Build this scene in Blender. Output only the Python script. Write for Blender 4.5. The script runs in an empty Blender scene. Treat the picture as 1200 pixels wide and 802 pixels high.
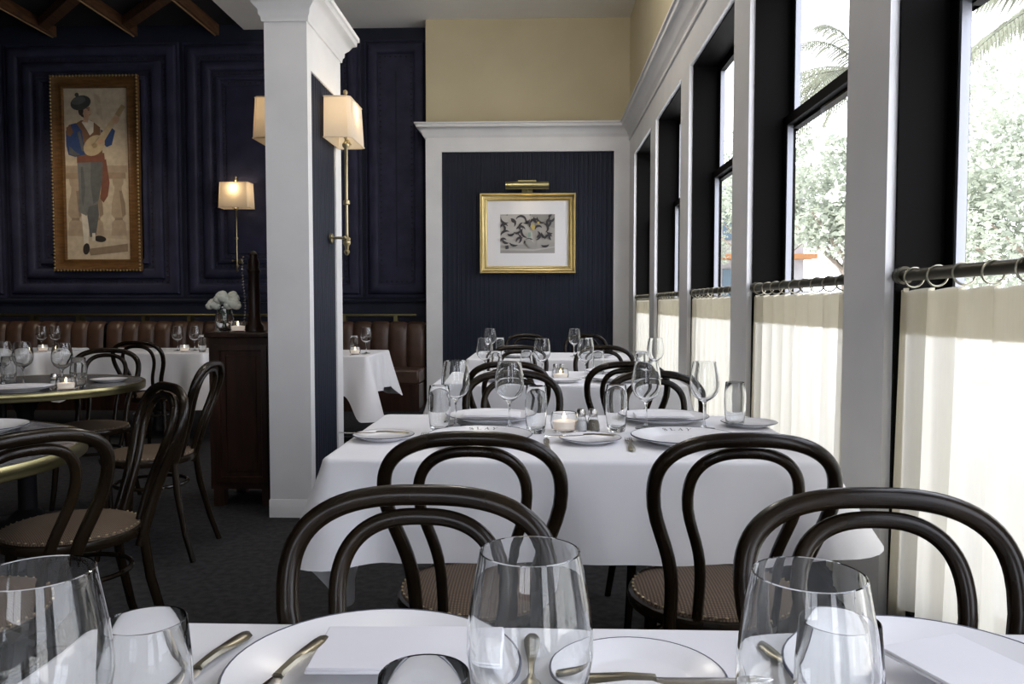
import bpy, bmesh, math, random
from mathutils import Vector, Matrix
random.seed(7)
C = bpy.context.scene.collection
PI = math.pi

# ------------------------------------------------------------------ camera
FPX, HZ = 930.0, 1.155
YAW, PITCH = math.atan(32 / FPX), math.atan(43 / FPX)
cam_d = bpy.data.cameras.new('camera'); cam = bpy.data.objects.new('camera', cam_d); C.objects.link(cam)
cam.location = (0, 0, HZ); cam.rotation_euler = (PI / 2 - PITCH, 0, YAW)
cam_d.sensor_width = 36; cam_d.lens = FPX / 1200 * 36; cam_d.clip_start = .02; cam_d.clip_end = 300
bpy.context.scene.camera = cam
S = bpy.context.scene
S.view_settings.view_transform = 'Standard'; S.view_settings.look = 'None'
S.view_settings.gamma = 1; S.view_settings.use_curve_mapping = False
S.view_settings.exposure = 0.0
S.cycles.use_denoising = True
S.cycles.max_bounces = 14; S.cycles.transmission_bounces = 14; S.cycles.transparent_max_bounces = 16
S.cycles.diffuse_bounces = 5; S.cycles.glossy_bounces = 6; S.cycles.sample_clamp_indirect = 6

# ------------------------------------------------------------------ sky (bright haze) and lamps
SKY = 5.1
w = bpy.data.worlds.new('sky'); S.world = w; w.use_nodes = True
nt = w.node_tree; nt.nodes.clear()
o_ = nt.nodes.new('ShaderNodeOutputWorld'); b_ = nt.nodes.new('ShaderNodeBackground')
tc = nt.nodes.new('ShaderNodeTexCoord'); sx = nt.nodes.new('ShaderNodeSeparateXYZ'); rp = nt.nodes.new('ShaderNodeValToRGB')
nt.links.new(tc.outputs['Generated'], sx.inputs[0]); nt.links.new(sx.outputs['Z'], rp.inputs[0])
rp.color_ramp.elements[0].position = 0.0; rp.color_ramp.elements[0].color = (.92, .922, 1, 1)
rp.color_ramp.elements[1].position = .8; rp.color_ramp.elements[1].color = (.84, .86, 1, 1)
nt.links.new(rp.outputs[0], b_.inputs[0]); b_.inputs[1].default_value = SKY; nt.links.new(b_.outputs[0], o_.inputs[0])

def lamp(name, kind, loc, power, color, size=.1, rot=(0, 0, 0), spot=None, blend=.6):
    d = bpy.data.lights.new(name, kind); d.energy = power; d.color = color
    if kind == 'AREA': d.size = size
    else: d.shadow_soft_size = size
    if spot: d.spot_size = math.radians(spot); d.spot_blend = blend
    o = bpy.data.objects.new(name, d); C.objects.link(o); o.location = loc; o.rotation_euler = rot
    return o
def portal(loc, rot, sx_, sy_):                    # tells the renderer where the sky enters; gives no light itself
    d = bpy.data.lights.new('daylight_portal', 'AREA'); d.shape = 'RECTANGLE'; d.size = sx_; d.size_y = sy_
    d.cycles.is_portal = True
    o = bpy.data.objects.new('daylight_portal', d); C.objects.link(o); o.location = loc; o.rotation_euler = rot
P0, PP, PW = 2.65, 1.54, 1.23            # first post's far edge, window pitch, window width
WIN = [P0 + PP * k for k in range(-3, 4)]      # near edge of every opening in the right wall
GX = 1.18
for y in WIN: portal((GX + .09, y + PW / 2, 1.55), (0, PI / 2, 0), 2.4, PW)
for x in (-.55,): portal((x, -2.37, 1.7), (PI / 2, 0, 0), 1.3, 1.6)
sun = lamp('sun', 'SUN', (0, 0, 12), 14, (1, .97, .92), .01, (0, math.radians(-28), 0)); sun.data.angle = math.radians(3)      # high, from behind the building: lights the street, not the room
# painting spot, then unseen lamps added as fill
WARM = (1, .78, .52)
lamp('painting_spotlight', 'SPOT', (-5.0, 7.1, 4.2), 150, (1, .84, .64), .05, (math.radians(38), 0, math.radians(12)), 62, .9)
for x, y, p in ((-.35, 5.6, 52), (-.7, 3.0, 20)): lamp('ceiling_fill_light', 'POINT', (x, y, 4.0), p, (1, .93, .84), .15)  # added fill without a fixture, lifts ceiling, upper walls and posts
lamp('table_fill_light', 'SPOT', (-3.4, 5.2, 4.25), 60, (1, .86, .7), .06, (0, 0, 0), 80, .8)  # added unseen spot, brightens the left room's tables
lamp('table_fill_light', 'SPOT', (-2.0, 2.6, 4.25), 25, (1, .9, .8), .06, (0, 0, 0), 75, .8)  # second added spot, over the near round table

# ------------------------------------------------------------------ pixel helper (1200 x 802)
Fv = Vector((-math.sin(YAW) * math.cos(PITCH), math.cos(YAW) * math.cos(PITCH), -math.sin(PITCH)))
Rv = Vector((math.cos(YAW), math.sin(YAW), 0)); Uv = Rv.cross(Fv)
def ray(px, py): return Fv * FPX + Rv * (px - 600) - Uv * (py - 401)
def at(px, py, z):                     # where the sight line meets the height z
    d = ray(px, py); t = (z - HZ) / d.z
    return Vector((d.x * t, d.y * t, z))
def atY(px, Y, z):                     # x that shows at column px for depth Y
    d = ray(px, 401 - 43 + (HZ - z) * FPX / Y); t = Y / d.y
    return Vector((d.x * t, Y, z))

# ------------------------------------------------------------------ materials
def mat(name, col, rough=.5, metal=0, spec=.5, trans=0, ior=1.45, emit=None, estr=0, coat=0, sheen=0):
    m = bpy.data.materials.new(name); m.use_nodes = True
    p = m.node_tree.nodes['Principled BSDF']
    p.inputs['Base Color'].default_value = (*col, 1); p.inputs['Roughness'].default_value = rough
    p.inputs['Metallic'].default_value = metal; p.inputs['Specular IOR Level'].default_value = spec
    p.inputs['Transmission Weight'].default_value = trans; p.inputs['IOR'].default_value = ior
    p.inputs['Coat Weight'].default_value = coat; p.inputs['Sheen Weight'].default_value = sheen
    if emit: p.inputs['Emission Color'].default_value = (*emit, 1); p.inputs['Emission Strength'].default_value = estr
    return m
def N(m, t): return m.node_tree.nodes.new(t)
def L(m, a, b): m.node_tree.links.new(a, b)
def noise_col(m, c1, c2, scale=8, detail=4, stretch=(1, 1, 1), bump=0, bscale=None, lo=.35, hi=.65):
    p = m.node_tree.nodes['Principled BSDF']
    t = N(m, 'ShaderNodeTexCoord'); mp = N(m, 'ShaderNodeMapping'); mp.inputs['Scale'].default_value = stretch
    n = N(m, 'ShaderNodeTexNoise'); n.inputs['Scale'].default_value = scale; n.inputs['Detail'].default_value = detail
    r = N(m, 'ShaderNodeValToRGB'); r.color_ramp.elements[0].color = (*c1, 1); r.color_ramp.elements[1].color = (*c2, 1)
    r.color_ramp.elements[0].position = lo; r.color_ramp.elements[1].position = hi
    L(m, t.outputs['Object'], mp.inputs[0]); L(m, mp.outputs[0], n.inputs[0]); L(m, n.outputs[0], r.inputs[0]); L(m, r.outputs[0], p.inputs['Base Color'])
    if bump:
        n2 = N(m, 'ShaderNodeTexNoise'); n2.inputs['Scale'].default_value = bscale or scale * 4; L(m, mp.outputs[0], n2.inputs[0])
        b = N(m, 'ShaderNodeBump'); b.inputs['Strength'].default_value = bump; b.inputs['Distance'].default_value = .01
        L(m, n2.outputs[0], b.inputs['Height']); L(m, b.outputs[0], p.inputs['Normal'])
    return m
M = {}
M['white_paint'] = noise_col(mat('white_paint', (.8, .8, .8), .42), (.74, .74, .745), (.80, .80, .80), 3)
M['ceiling_paint'] = noise_col(mat('ceiling_paint', (.8, .8, .8), .8), (.82, .81, .79), (.86, .85, .83), 2)
M['tan_paint'] = noise_col(mat('tan_paint', (.4, .35, .2), .75), (.56, .495, .33), (.60, .53, .36), 2)
M['navy_paint'] = noise_col(mat('navy_paint', (.02, .025, .05), .5, spec=.25), (.014, .017, .030), (.018, .0215, .036), 4)
M['navy_leather'] = noise_col(mat('navy_leather', (.02, .022, .055), .6, spec=.25), (.021, .022, .044), (.032, .033, .064), 5, bump=.15, bscale=90)
M['dark_ceiling'] = mat('dark_ceiling', (.012, .012, .018), .8)
M['beam_wood'] = noise_col(mat('beam_wood', (.1, .05, .02), .5), (.05, .024, .012), (.13, .065, .03), 6, stretch=(6, 1, 6))
M['beam_edge'] = mat('beam_edge', (.36, .24, .13), .5)
M['carpet'] = noise_col(mat('carpet', (.03, .03, .032), .95, spec=.1), (.024, .024, .026), (.042, .042, .045), 30, bump=.4, bscale=400)
M['black_frame'] = mat('black_frame', (.0035, .003, .0027), .6, spec=.08)
M['sash_metal'] = mat('sash_metal', (.30, .31, .34), .4, metal=.6)
M['dark_rod'] = mat('dark_rod', (.055, .05, .035), .4, metal=.7)
M['ring_metal'] = mat('ring_metal', (.35, .33, .25), .35, metal=1)
M['bentwood'] = noise_col(mat('bentwood', (.03, .02, .01), .22, spec=.34), (.008, .0052, .003), (.019, .0122, .0062), 9, stretch=(1, 1, .3))
M['brass'] = mat('brass', (.36, .32, .165), .3, metal=1)
M['old_brass'] = mat('old_brass', (.40, .33, .19), .32, metal=1)
M['gold_leaf'] = noise_col(mat('gold_leaf', (.6, .45, .18), .36, metal=1), (.56, .45, .20), (.64, .52, .25), 12)
M['frame_wood'] = noise_col(mat('frame_wood', (.2, .1, .03), .4), (.085, .040, .012), (.15, .075, .026), 8, stretch=(1, 1, 5))
M['mahogany'] = noise_col(mat('mahogany', (.05, .018, .01), .35), (.018, .008, .005), (.040, .017, .010), 5, stretch=(5, 5, .8))
M['brown_leather'] = noise_col(mat('brown_leather', (.1, .045, .025), .38), (.055, .030, .020), (.082, .045, .031), 8, bump=.12, bscale=120)
M['china'] = mat('china', (.86, .86, .88), .22, spec=.35)
M['rim_blue'] = mat('rim_blue', (.05, .058, .095), .3)
M['letter_ink'] = mat('letter_ink', (.03, .033, .045), .4)
M['steel'] = mat('steel', (.55, .54, .52), .2, metal=1)
M['antique_steel'] = mat('antique_steel', (.27, .25, .195), .3, metal=1)
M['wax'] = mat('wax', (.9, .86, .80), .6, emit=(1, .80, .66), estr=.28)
M['flame'] = mat('flame', (1, .8, .4), .5, emit=(1, .74, .42), estr=8)
M['pepper'] = mat('pepper', (.20, .17, .12), .8)
M['salt'] = mat('salt', (.86, .86, .86), .8)
M['stone_top'] = noise_col(mat('stone_top', (.3, .3, .3), .12), (.20, .20, .21), (.34, .34, .35), 10)
M['black_iron'] = mat('black_iron', (.01, .01, .012), .45, metal=.3)
M['blue_cushion'] = mat('blue_cushion', (.012, .016, .04), .7)
M['mat_board'] = mat('mat_board', (.80, .79, .80), .8)
M['petal'] = mat('petal', (.66, .68, .60), .7)
M['leaf'] = mat('leaf', (.06, .10, .04), .6)
M['backing'] = mat('backing', (.05, .04, .03), .8)
M['bulb'] = mat('bulb', (1, .9, .7), .5, emit=(1, .76, .46), estr=3)

def cloth_mat(name, c1, c2, rough=.9):
    m = noise_col(mat(name, c1, rough, spec=.25, sheen=.15), c1, c2, 4, bump=.06, bscale=500)
    return m
M['linen'] = cloth_mat('linen', (.80, .80, .83), (.84, .84, .86))
M['napkin_linen'] = cloth_mat('napkin_linen', (.80, .80, .84), (.84, .84, .87))

def seat_mat():
    m = mat('woven_seat', (.12, .08, .05), .75); p = m.node_tree.nodes['Principled BSDF']
    t = N(m, 'ShaderNodeTexCoord'); wv = N(m, 'ShaderNodeTexWave'); wv.inputs['Scale'].default_value = 42; wv.inputs['Distortion'].default_value = .6
    wv2 = N(m, 'ShaderNodeTexWave'); wv2.bands_direction = 'Y'; wv2.inputs['Scale'].default_value = 60
    mx = N(m, 'ShaderNodeMath'); mx.operation = 'MULTIPLY'; L(m, t.outputs['Object'], wv.inputs[0]); L(m, t.outputs['Object'], wv2.inputs[0])
    L(m, wv.outputs['Fac'], mx.inputs[0]); L(m, wv2.outputs['Fac'], mx.inputs[1])
    r = N(m, 'ShaderNodeValToRGB'); r.color_ramp.elements[0].color = (.055, .036, .022, 1); r.color_ramp.elements[1].color = (.20, .14, .095, 1)
    r.color_ramp.elements[1].position = .55; L(m, mx.outputs[0], r.inputs[0]); L(m, r.outputs[0], p.inputs['Base Color'])
    b = N(m, 'ShaderNodeBump'); b.inputs['Strength'].default_value = .3; b.inputs['Distance'].default_value = .004
    L(m, mx.outputs[0], b.inputs['Height']); L(m, b.outputs[0], p.inputs['Normal']); return m
M['woven_seat'] = seat_mat()

def glass_mat():
    m = bpy.data.materials.new('clear_glass'); m.use_nodes = True; m.node_tree.nodes.clear()
    o = N(m, 'ShaderNodeOutputMaterial'); g = N(m, 'ShaderNodeBsdfGlass'); g.inputs['IOR'].default_value = 1.45; g.inputs['Roughness'].default_value = 0
    g.inputs['Color'].default_value = (.985, .99, .99, 1); L(m, g.outputs[0], o.inputs[0]); return m
M['glass'] = glass_mat()
def pane_mat():
    m = bpy.data.materials.new('window_glass'); m.use_nodes = True; m.node_tree.nodes.clear()
    o = N(m, 'ShaderNodeOutputMaterial'); t = N(m, 'ShaderNodeBsdfTransparent'); g = N(m, 'ShaderNodeBsdfGlossy'); g.inputs['Roughness'].default_value = .02
    t.inputs[0].default_value = (.93, .95, .95, 1)
    ge = N(m, 'ShaderNodeNewGeometry'); vm = N(m, 'ShaderNodeVectorMath'); vm.operation = 'DOT_PRODUCT'; x = N(m, 'ShaderNodeMixShader')
    L(m, ge.outputs['Normal'], vm.inputs[0]); L(m, ge.outputs['Incoming'], vm.inputs[1]); prev = vm.outputs['Value']
    for op, v in (('ABSOLUTE', None), ('SUBTRACT', 1), ('POWER', 5), ('MULTIPLY_ADD', .45)):      # both faces reflect alike, more at a slant
        n = N(m, 'ShaderNodeMath'); n.operation = op
        if op == 'SUBTRACT': n.inputs[0].default_value = 1; L(m, prev, n.inputs[1])
        else:
            L(m, prev, n.inputs[0])
            if v is not None: n.inputs[1].default_value = v
            if op == 'MULTIPLY_ADD': n.inputs[2].default_value = .03
        prev = n.outputs[0]
    L(m, prev, x.inputs[0]); L(m, t.outputs[0], x.inputs[1]); L(m, g.outputs[0], x.inputs[2]); L(m, x.outputs[0], o.inputs[0]); return m
M['pane'] = pane_mat()
def sheer_mat(name, col, trans, tcol, clear=0, weave=True):
    m = bpy.data.materials.new(name); m.use_nodes = True; m.node_tree.nodes.clear()
    o = N(m, 'ShaderNodeOutputMaterial'); d = N(m, 'ShaderNodeBsdfDiffuse'); t = N(m, 'ShaderNodeBsdfTranslucent'); x = N(m, 'ShaderNodeMixShader')
    d.inputs[0].default_value = (*col, 1); t.inputs[0].default_value = (*tcol, 1); x.inputs[0].default_value = trans
    L(m, d.outputs[0], x.inputs[1]); L(m, t.outputs[0], x.inputs[2])
    if weave:
        tcn = N(m, 'ShaderNodeTexCoord'); mp = N(m, 'ShaderNodeMapping'); mp.inputs['Scale'].default_value = (30, 120, 6)
        n = N(m, 'ShaderNodeTexNoise'); n.inputs['Scale'].default_value = 3; L(m, tcn.outputs['Object'], mp.inputs[0]); L(m, mp.outputs[0], n.inputs[0])
        r = N(m, 'ShaderNodeValToRGB'); r.color_ramp.elements[0].color = (*[c * .86 for c in tcol], 1); r.color_ramp.elements[1].color = (*tcol, 1)
        L(m, n.outputs[0], r.inputs[0]); L(m, r.outputs[0], t.inputs[0])
    if clear:
        tr = N(m, 'ShaderNodeBsdfTransparent'); y = N(m, 'ShaderNodeMixShader'); y.inputs[0].default_value = clear
        L(m, x.outputs[0], y.inputs[1]); L(m, tr.outputs[0], y.inputs[2]); L(m, y.outputs[0], o.inputs[0])
    else: L(m, x.outputs[0], o.inputs[0])
    return m
M['sheer'] = sheer_mat('sheer_linen', (.72, .68, .56), .5, (.77, .745, .655), .12)
M['sheer_hem'] = sheer_mat('sheer_linen_hem', (.66, .61, .47), .42, (.56, .52, .40), .06)
M['shade'] = sheer_mat('lamp_shade_fabric', (.80, .74, .64), .45, (.85, .72, .52), 0, False)
M['foliage'] = sheer_mat('foliage', (.29, .315, .265), .4, (.36, .39, .30), 0, False)
M['frond'] = sheer_mat('frond', (.17, .18, .145), .35, (.21, .22, .16), 0, False)
M['bark'] = noise_col(mat('bark', (.2, .17, .13), .9), (.14, .12, .09), (.24, .20, .16), 12)
M['pavement'] = noise_col(mat('pavement', (.3, .3, .3), .9), (.50, .49, .47), (.58, .57, .55), 1)
M['pale_render'] = noise_col(mat('pale_render', (.4, .4, .4), .8), (.26, .26, .27), (.31, .31, .32), 2)
M['terracotta'] = mat('terracotta', (.28, .13, .05), .8)
M['street_glass'] = mat('street_glass', (.06, .10, .13), .1)

# ------------------------------------------------------------------ mesh helpers
class MB:
    def __init__(s): s.v = []; s.f = []; s.mi = []; s.smooth = []
    def add(s, vs, fs, smooth=False, mi=0):
        o = len(s.v); s.v += [tuple(v) for v in vs]
        for f in fs: s.f.append(tuple(i + o for i in f)); s.mi.append(mi); s.smooth.append(smooth)
        return s
    def box(s, a, b, mi=0, bev=0):
        x0, y0, z0 = a; x1, y1, z1 = b
        if bev:
            e = bev; vs = []; 
            for (z, i) in ((z0, e), (z0 + e, 0), (z1 - e, 0), (z1, e)):
                for (x, y) in ((x0 + i + (0 if i else e), y0 + i), (x1 - i - (0 if i else e), y0 + i), (x1 - i, y0 + i + (0 if i else e)), (x1 - i, y1 - i - (0 if i else e)), (x1 - i - (0 if i else e), y1 - i), (x0 + i + (0 if i else e), y1 - i), (x0 + i, y1 - i - (0 if i else e)), (x0 + i, y0 + i + (0 if i else e))):
                    vs.append((x, y, z))
            fs = [tuple(range(7, -1, -1)), tuple(range(24, 32))]
            for k in range(3):
                for j in range(8): fs.append((k * 8 + j, k * 8 + (j + 1) % 8, k * 8 + 8 + (j + 1) % 8, k * 8 + 8 + j))
            return s.add(vs, fs, False, mi)
        vs = [(x0, y0, z0), (x1, y0, z0), (x1, y1, z0), (x0, y1, z0), (x0, y0, z1), (x1, y0, z1), (x1, y1, z1), (x0, y1, z1)]
        return s.add(vs, [(3, 2, 1, 0), (4, 5, 6, 7), (0, 1, 5, 4), (1, 2, 6, 5), (2, 3, 7, 6), (3, 0, 4, 7)], False, mi)
    def lathe(s, prof, c=(0, 0, 0), n=32, mi=0, smooth=True, closed=False, axis='z'):
        vs = []
        for (r, z) in prof:
            for k in range(n):
                a = 2 * PI * k / n
                p = (r * math.cos(a), r * math.sin(a), z)
                if axis == 'y': p = (p[0], p[2], p[1])
                if axis == 'x': p = (p[2], p[0], p[1])
                vs.append((c[0] + p[0], c[1] + p[1], c[2] + p[2]))
        fs = []; m = len(prof)
        for i in range(m if closed else m - 1):
            for k in range(n):
                i2 = (i + 1) % m
                fs.append((i * n + k, i * n + (k + 1) % n, i2 * n + (k + 1) % n, i2 * n + k))
        if not closed:
            if prof[0][0] > 1e-5: fs.append(tuple(reversed(range(n))))
            if prof[-1][0] > 1e-5: fs.append(tuple(range((m - 1) * n, m * n)))
        return s.add(vs, fs, smooth, mi)
    def tube(s, pts, r, n=8, closed=False, mi=0, flat=1.0):
        pts = [Vector(p) for p in pts]; m = len(pts); rs = r if isinstance(r, (list, tuple)) else [r] * m
        vs = []; up = None
        for i, p in enumerate(pts):
            t = (pts[(i + 1) % m] - pts[i - 1]) if closed else (pts[min(i + 1, m - 1)] - pts[max(i - 1, 0)])
            t.normalize()
            if up is None:
                up = Vector((0, 0, 1)) if abs(t.z) < .9 else Vector((0, 1, 0))
            u = (up - t * up.dot(t)).normalized(); up = u; q = t.cross(u)
            for k in range(n):
                a = 2 * PI * k / n; vs.append(p + (u * math.cos(a) * flat + q * math.sin(a)) * rs[i])
        fs = []
        for i in range(m if closed else m - 1):
            for k in range(n):
                j = (i + 1) % m; fs.append((i * n + k, i * n + (k + 1) % n, j * n + (k + 1) % n, j * n + k))
        if not closed: fs += [tuple(reversed(range(n))), tuple(range((m - 1) * n, m * n))]
        return s.add(vs, fs, True, mi)
    def ball(s, c, r, n=12, m=8, mi=0, sq=(1, 1, 1)):
        vs = []; fs = []
        for i in range(m + 1):
            th = PI * i / m
            for k in range(n):
                a = 2 * PI * k / n
                vs.append((c[0] + r * sq[0] * math.sin(th) * math.cos(a), c[1] + r * sq[1] * math.sin(th) * math.sin(a), c[2] + r * sq[2] * math.cos(th)))
        for i in range(m):
            for k in range(n): fs.append((i * n + k, (i + 1) * n + k, (i + 1) * n + (k + 1) % n, i * n + (k + 1) % n))
        return s.add(vs, fs, True, mi)
    def poly(s, pts, d, mi=0):            # flat outline pts (3-D, planar) thickened by vector d
        n = len(pts); a = [Vector(p) for p in pts]; b = [p + Vector(d) for p in a]
        fs = [tuple(range(n)), tuple(range(2 * n - 1, n - 1, -1))]
        for i in range(n): fs.append((i, n + i, n + (i + 1) % n, (i + 1) % n))
        return s.add(a + b, fs, False, mi)
    def sweep(s, path, prof, closed=False, side=1, mi=0):   # prof: (outward, z); path: xy points; mitred corners
        P = [Vector((p[0], p[1])) for p in path]; n = len(P); vs = []
        for i in range(n):
            def nrm(a, b):
                d = (b - a).normalized(); return Vector((d.y, -d.x)) * side
            if closed or 0 < i < n - 1:
                n1 = nrm(P[i - 1], P[i]); n2 = nrm(P[i], P[(i + 1) % n]); mm = (n1 + n2); mm = mm / max(mm.dot(n1), .2)
            elif i == 0: mm = nrm(P[0], P[1])
            else: mm = nrm(P[-2], P[-1])
            for (o, z) in prof: q = P[i] + mm * o; vs.append((q.x, q.y, z))
        k = len(prof); fs = []
        for i in range(n if closed else n - 1):
            j = (i + 1) % n
            for a in range(k): fs.append((i * k + a, j * k + a, j * k + (a + 1) % k, i * k + (a + 1) % k))
        if not closed: fs += [tuple(range(k)), tuple(range((n - 1) * k, n * k))]
        return s.add(vs, fs, False, mi)
    def rectframe(s, x0, z0, x1, z1, y, prof, mi=0, smooth=False):    # prof: (inset, toward -y) rings, in an xz rectangle
        vs = []; fs = []
        for (u, d) in prof: vs += [(x0 + u, y - d, z0 + u), (x1 - u, y - d, z0 + u), (x1 - u, y - d, z1 - u), (x0 + u, y - d, z1 - u)]
        for i in range(len(prof) - 1):
            for k in range(4): fs.append((i * 4 + k, i * 4 + (k + 1) % 4, i * 4 + 4 + (k + 1) % 4, i * 4 + 4 + k))
        return s.add(vs, fs, smooth, mi)
    def xform(s, mtx):
        s.v = [tuple(mtx @ Vector(v)) for v in s.v]; return s
    def build(s, name, m, parent=None, kind=None):
        me = bpy.data.meshes.new(name); me.from_pydata(s.v, [], s.f)
        for x in (m if isinstance(m, list) else [m]): me.materials.append(M[x])
        me.polygons.foreach_set('use_smooth', s.smooth); me.polygons.foreach_set('material_index', s.mi)
        bm = bmesh.new(); bm.from_mesh(me); bmesh.ops.recalc_face_normals(bm, faces=bm.faces); bm.to_mesh(me); bm.free()
        me.update(); me.set_sharp_from_angle(angle=math.radians(44))
        o = bpy.data.objects.new(name, me); C.objects.link(o)
        if parent is not None: o.parent = parent
        if kind: o['kind'] = kind
        return o
def thing(name, label, cat, loc=(0, 0, 0), rz=0, group=None):
    o = bpy.data.objects.new(name, None); C.objects.link(o); o.location = loc; o.rotation_euler = (0, 0, rz); o.empty_display_size = .1
    o['label'] = label; o['category'] = cat
    if group: o['group'] = group
    return o
def tag(o, label, cat, group=None):
    o['label'] = label; o['category'] = cat
    if group: o['group'] = group
    return o
def struct_empty(name, label=None):
    o = bpy.data.objects.new(name, None); C.objects.link(o); o['kind'] = 'structure'
    return o
def dup(root, loc, rz, label, group=None):
    r = root.copy(); C.objects.link(r); r.location = loc; r.rotation_euler = (0, 0, rz); r['label'] = label
    if group: r['group'] = group
    for ch in list(root.children):
        c = ch.copy(); C.objects.link(c); c.parent = r
        for g in list(ch.children):
            d = g.copy(); C.objects.link(d); d.parent = c
    return r
class Maker:                       # first call makes the thing, later calls copy it
    def __init__(s, fn): s.fn = fn; s.p = None
    def __call__(s, loc, rz, label, group=None):
        if s.p is None:
            s.p = s.fn(label); s.p.location = loc; s.p.rotation_euler = (0, 0, rz)
            if group: s.p['group'] = group
            return s.p
        return dup(s.p, loc, rz, label, group)

# ================================================================== SETTING
CEIL, YN, YP = 4.34, 9.22, 8.94           # ceiling, navy wall, picture wall
XL, YF = -7.6, -2.3
XP = -1.274                                # left side of the picture wall
MB().box((XL, YF - .1, -.1), (1.3, YN + .1, 0)).build('floor', 'carpet', kind='structure')
MB().box((-3.42, YF - .1, CEIL), (1.3, YN + .1, CEIL + .1)).build('ceiling', 'ceiling_paint', kind='structure')
MB().box((XL - .1, YF - .1, CEIL + .06), (-3.42, YN + .1, CEIL + .16)).build('ceiling_left', 'dark_ceiling', kind='structure')
MB().box((XL - .1, YF - .1, 0), (XL, YN + .1, CEIL + .1)).build('wall_left', 'navy_paint', kind='structure')
# wall behind the camera with one tall window
wf = MB(); xs = [XL, -1.2, .1, 1.3]
for a, b in ((0, 1), (2, 3)): wf.box((xs[a], YF - .1, 0), (xs[b], YF, CEIL))
for a, b in ((1, 2),):
    wf.box((xs[a], YF - .1, 0), (xs[b], YF, .9)); wf.box((xs[a], YF - .1, 2.5), (xs[b], YF, CEIL))
wf.build('wall_front', 'white_paint', kind='structure')

# navy wall with upholstered panels
wb = MB().box((XL, YN, 0), (1.3, YN + .1, CEIL + .1)).build('wall_back', 'navy_paint', kind='structure')
def pad(u0, u1, d):           # rounded cushion strip
    wd = u1 - u0
    return [(u0, 0), (u0 + .004, d * .45), (u0 + wd * .18, d * .85), (u0 + wd * .5, d), (u0 + wd * .82, d * .85), (u1 - .004, d * .45), (u1, 0)]
def nail_row(mb, x0, z0, x1, z1, y, step=.062):
    def nail(x, z):
        r = .013; k = 6
        vs = [(x, y - .012, z)] + [(x + r * math.cos(2 * PI * i / k), y, z + r * math.sin(2 * PI * i / k)) for i in range(k)]
        mb.add(vs, [(0, i + 1, (i + 1) % k + 1) for i in range(k)], True)
    nx = max(2, round((x1 - x0) / step)); nz = max(2, round((z1 - z0) / step))
    for i in range(nx): nail(x0 + (x1 - x0) * i / nx, z0); nail(x0 + (x1 - x0) * (i + 1) / nx, z1)
    for i in range(nz): nail(x0, z0 + (z1 - z0) * (i + 1) / nz); nail(x1, z0 + (z1 - z0) * i / nz)
for i, (x0, x1) in enumerate(((-7.55, -6.30), (-6.26, -4.18), (-4.14, -2.06), (-2.02, -1.29))):
    z0, z1 = 1.25, 4.2
    pn = MB().rectframe(x0, z0, x1, z1, YN, [(0, 0), (.0, .022), (.02, .03), (.02, .012), (max(.02, min(.6, (x1 - x0) / 2 - .01)), .012)]).build('padded_panel', 'navy_leather', wb)
    for (a, b, d) in ((.035, .16, .05), (.215, .335, .05), (.385, .45, .045)):
        if (x1 - x0) / 2 > b + .05: MB().rectframe(x0, z0, x1, z1, YN - .012, pad(a, b, d), smooth=True).build('padded_band', 'navy_leather', pn)
    if (x1 - x0) / 2 > .55: MB().rectframe(x0, z0, x1, z1, YN - .012, [(.50, 0), (.51, .02), (.56, .03), (min((x1 - x0) / 2 - .01, 1.0), .034)], smooth=True).build('centre_pad', 'navy_leather', pn)
    nb = MB()
    for u in (.185, .36, .475):
        if (x1 - x0) / 2 > u + .05: nail_row(nb, x0 + u, z0 + u, x1 - u, z1 - u, YN - .013)
    nb.build('nailheads', 'black_iron', pn, kind='stuff')
MB().sweep([(XL, YN), (XP, YN)], [(0, 1.185), (.035, 1.19), (.045, 1.215), (.03, 1.235), (0, 1.24)], side=1).build('trim_1', 'navy_paint', kind='structure')

# dark ceiling lattice of wooden beams
for k, xb in enumerate((-7.62, -6.65, -5.68, -4.72, -3.76)):
    bm_ = MB().box((xb, 4.6, CEIL - .06), (xb + .05, YN, CEIL + .06)).build('ceiling_beam' , 'beam_wood', kind='structure')
    MB().box((xb - .004, 4.6, CEIL - .068), (xb + .012, YN, CEIL - .058)).build('beam_edge', 'beam_edge', bm_)
    for q in range(4):
        y1 = YN - .18 - q * 1.02
        if xb > -4: continue
        MB().poly([(xb + .05, y1, CEIL - .05), (xb + .05, y1 - .16, CEIL - .05), (xb + .96, y1 - 1.02, CEIL - .05), (xb + .96, y1 - .86, CEIL - .05)], (0, 0, .1)).build('diagonal_beam', 'beam_wood', bm_)

# picture wall: beadboard panel in a white surround, tan above
def beadboard(x0, x1, z0, z1, y, pitch=.052):
    mb = MB(); pts = []; x = x0
    while x < x1 - 1e-6:
        e = min(x + pitch, x1)
        for (u, d) in ((0, -.004), (.004, 0), (.42 * pitch, 0), (.44 * pitch, -.0025), (.56 * pitch, .0025), (.68 * pitch, -.0025), (.7 * pitch, 0), (pitch - .004, 0)):
            if x + u <= x1: pts.append((x + u, y - d))
        x = e
    pts.append((x1, y)); vs = []
    for (a, b) in pts: vs += [(a, b, z0), (a, b, z1)]
    return mb.add(vs, [(2 * i, 2 * i + 2, 2 * i + 3, 2 * i + 1) for i in range(len(pts) - 1)])
pw = MB().box((XP, YP + .03, 0), (1.3, YN, CEIL)).build('wall_picture', 'tan_paint', kind='structure')
beadboard(-1.10, .84, .0, 2.88, YP + .022).build('beadboard', 'navy_paint', pw)
tr = MB()
tr.box((XP, YP - .012, 0), (-1.096, YP + .03, 2.87)); tr.box((.827, YP - .012, 0), (1.0, YP + .03, 2.87)); tr.box((XP, YP - .012, 2.87), (1.0, YP + .03, 3.06))
tr.build('trim_2', 'white_paint', kind='structure')
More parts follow.
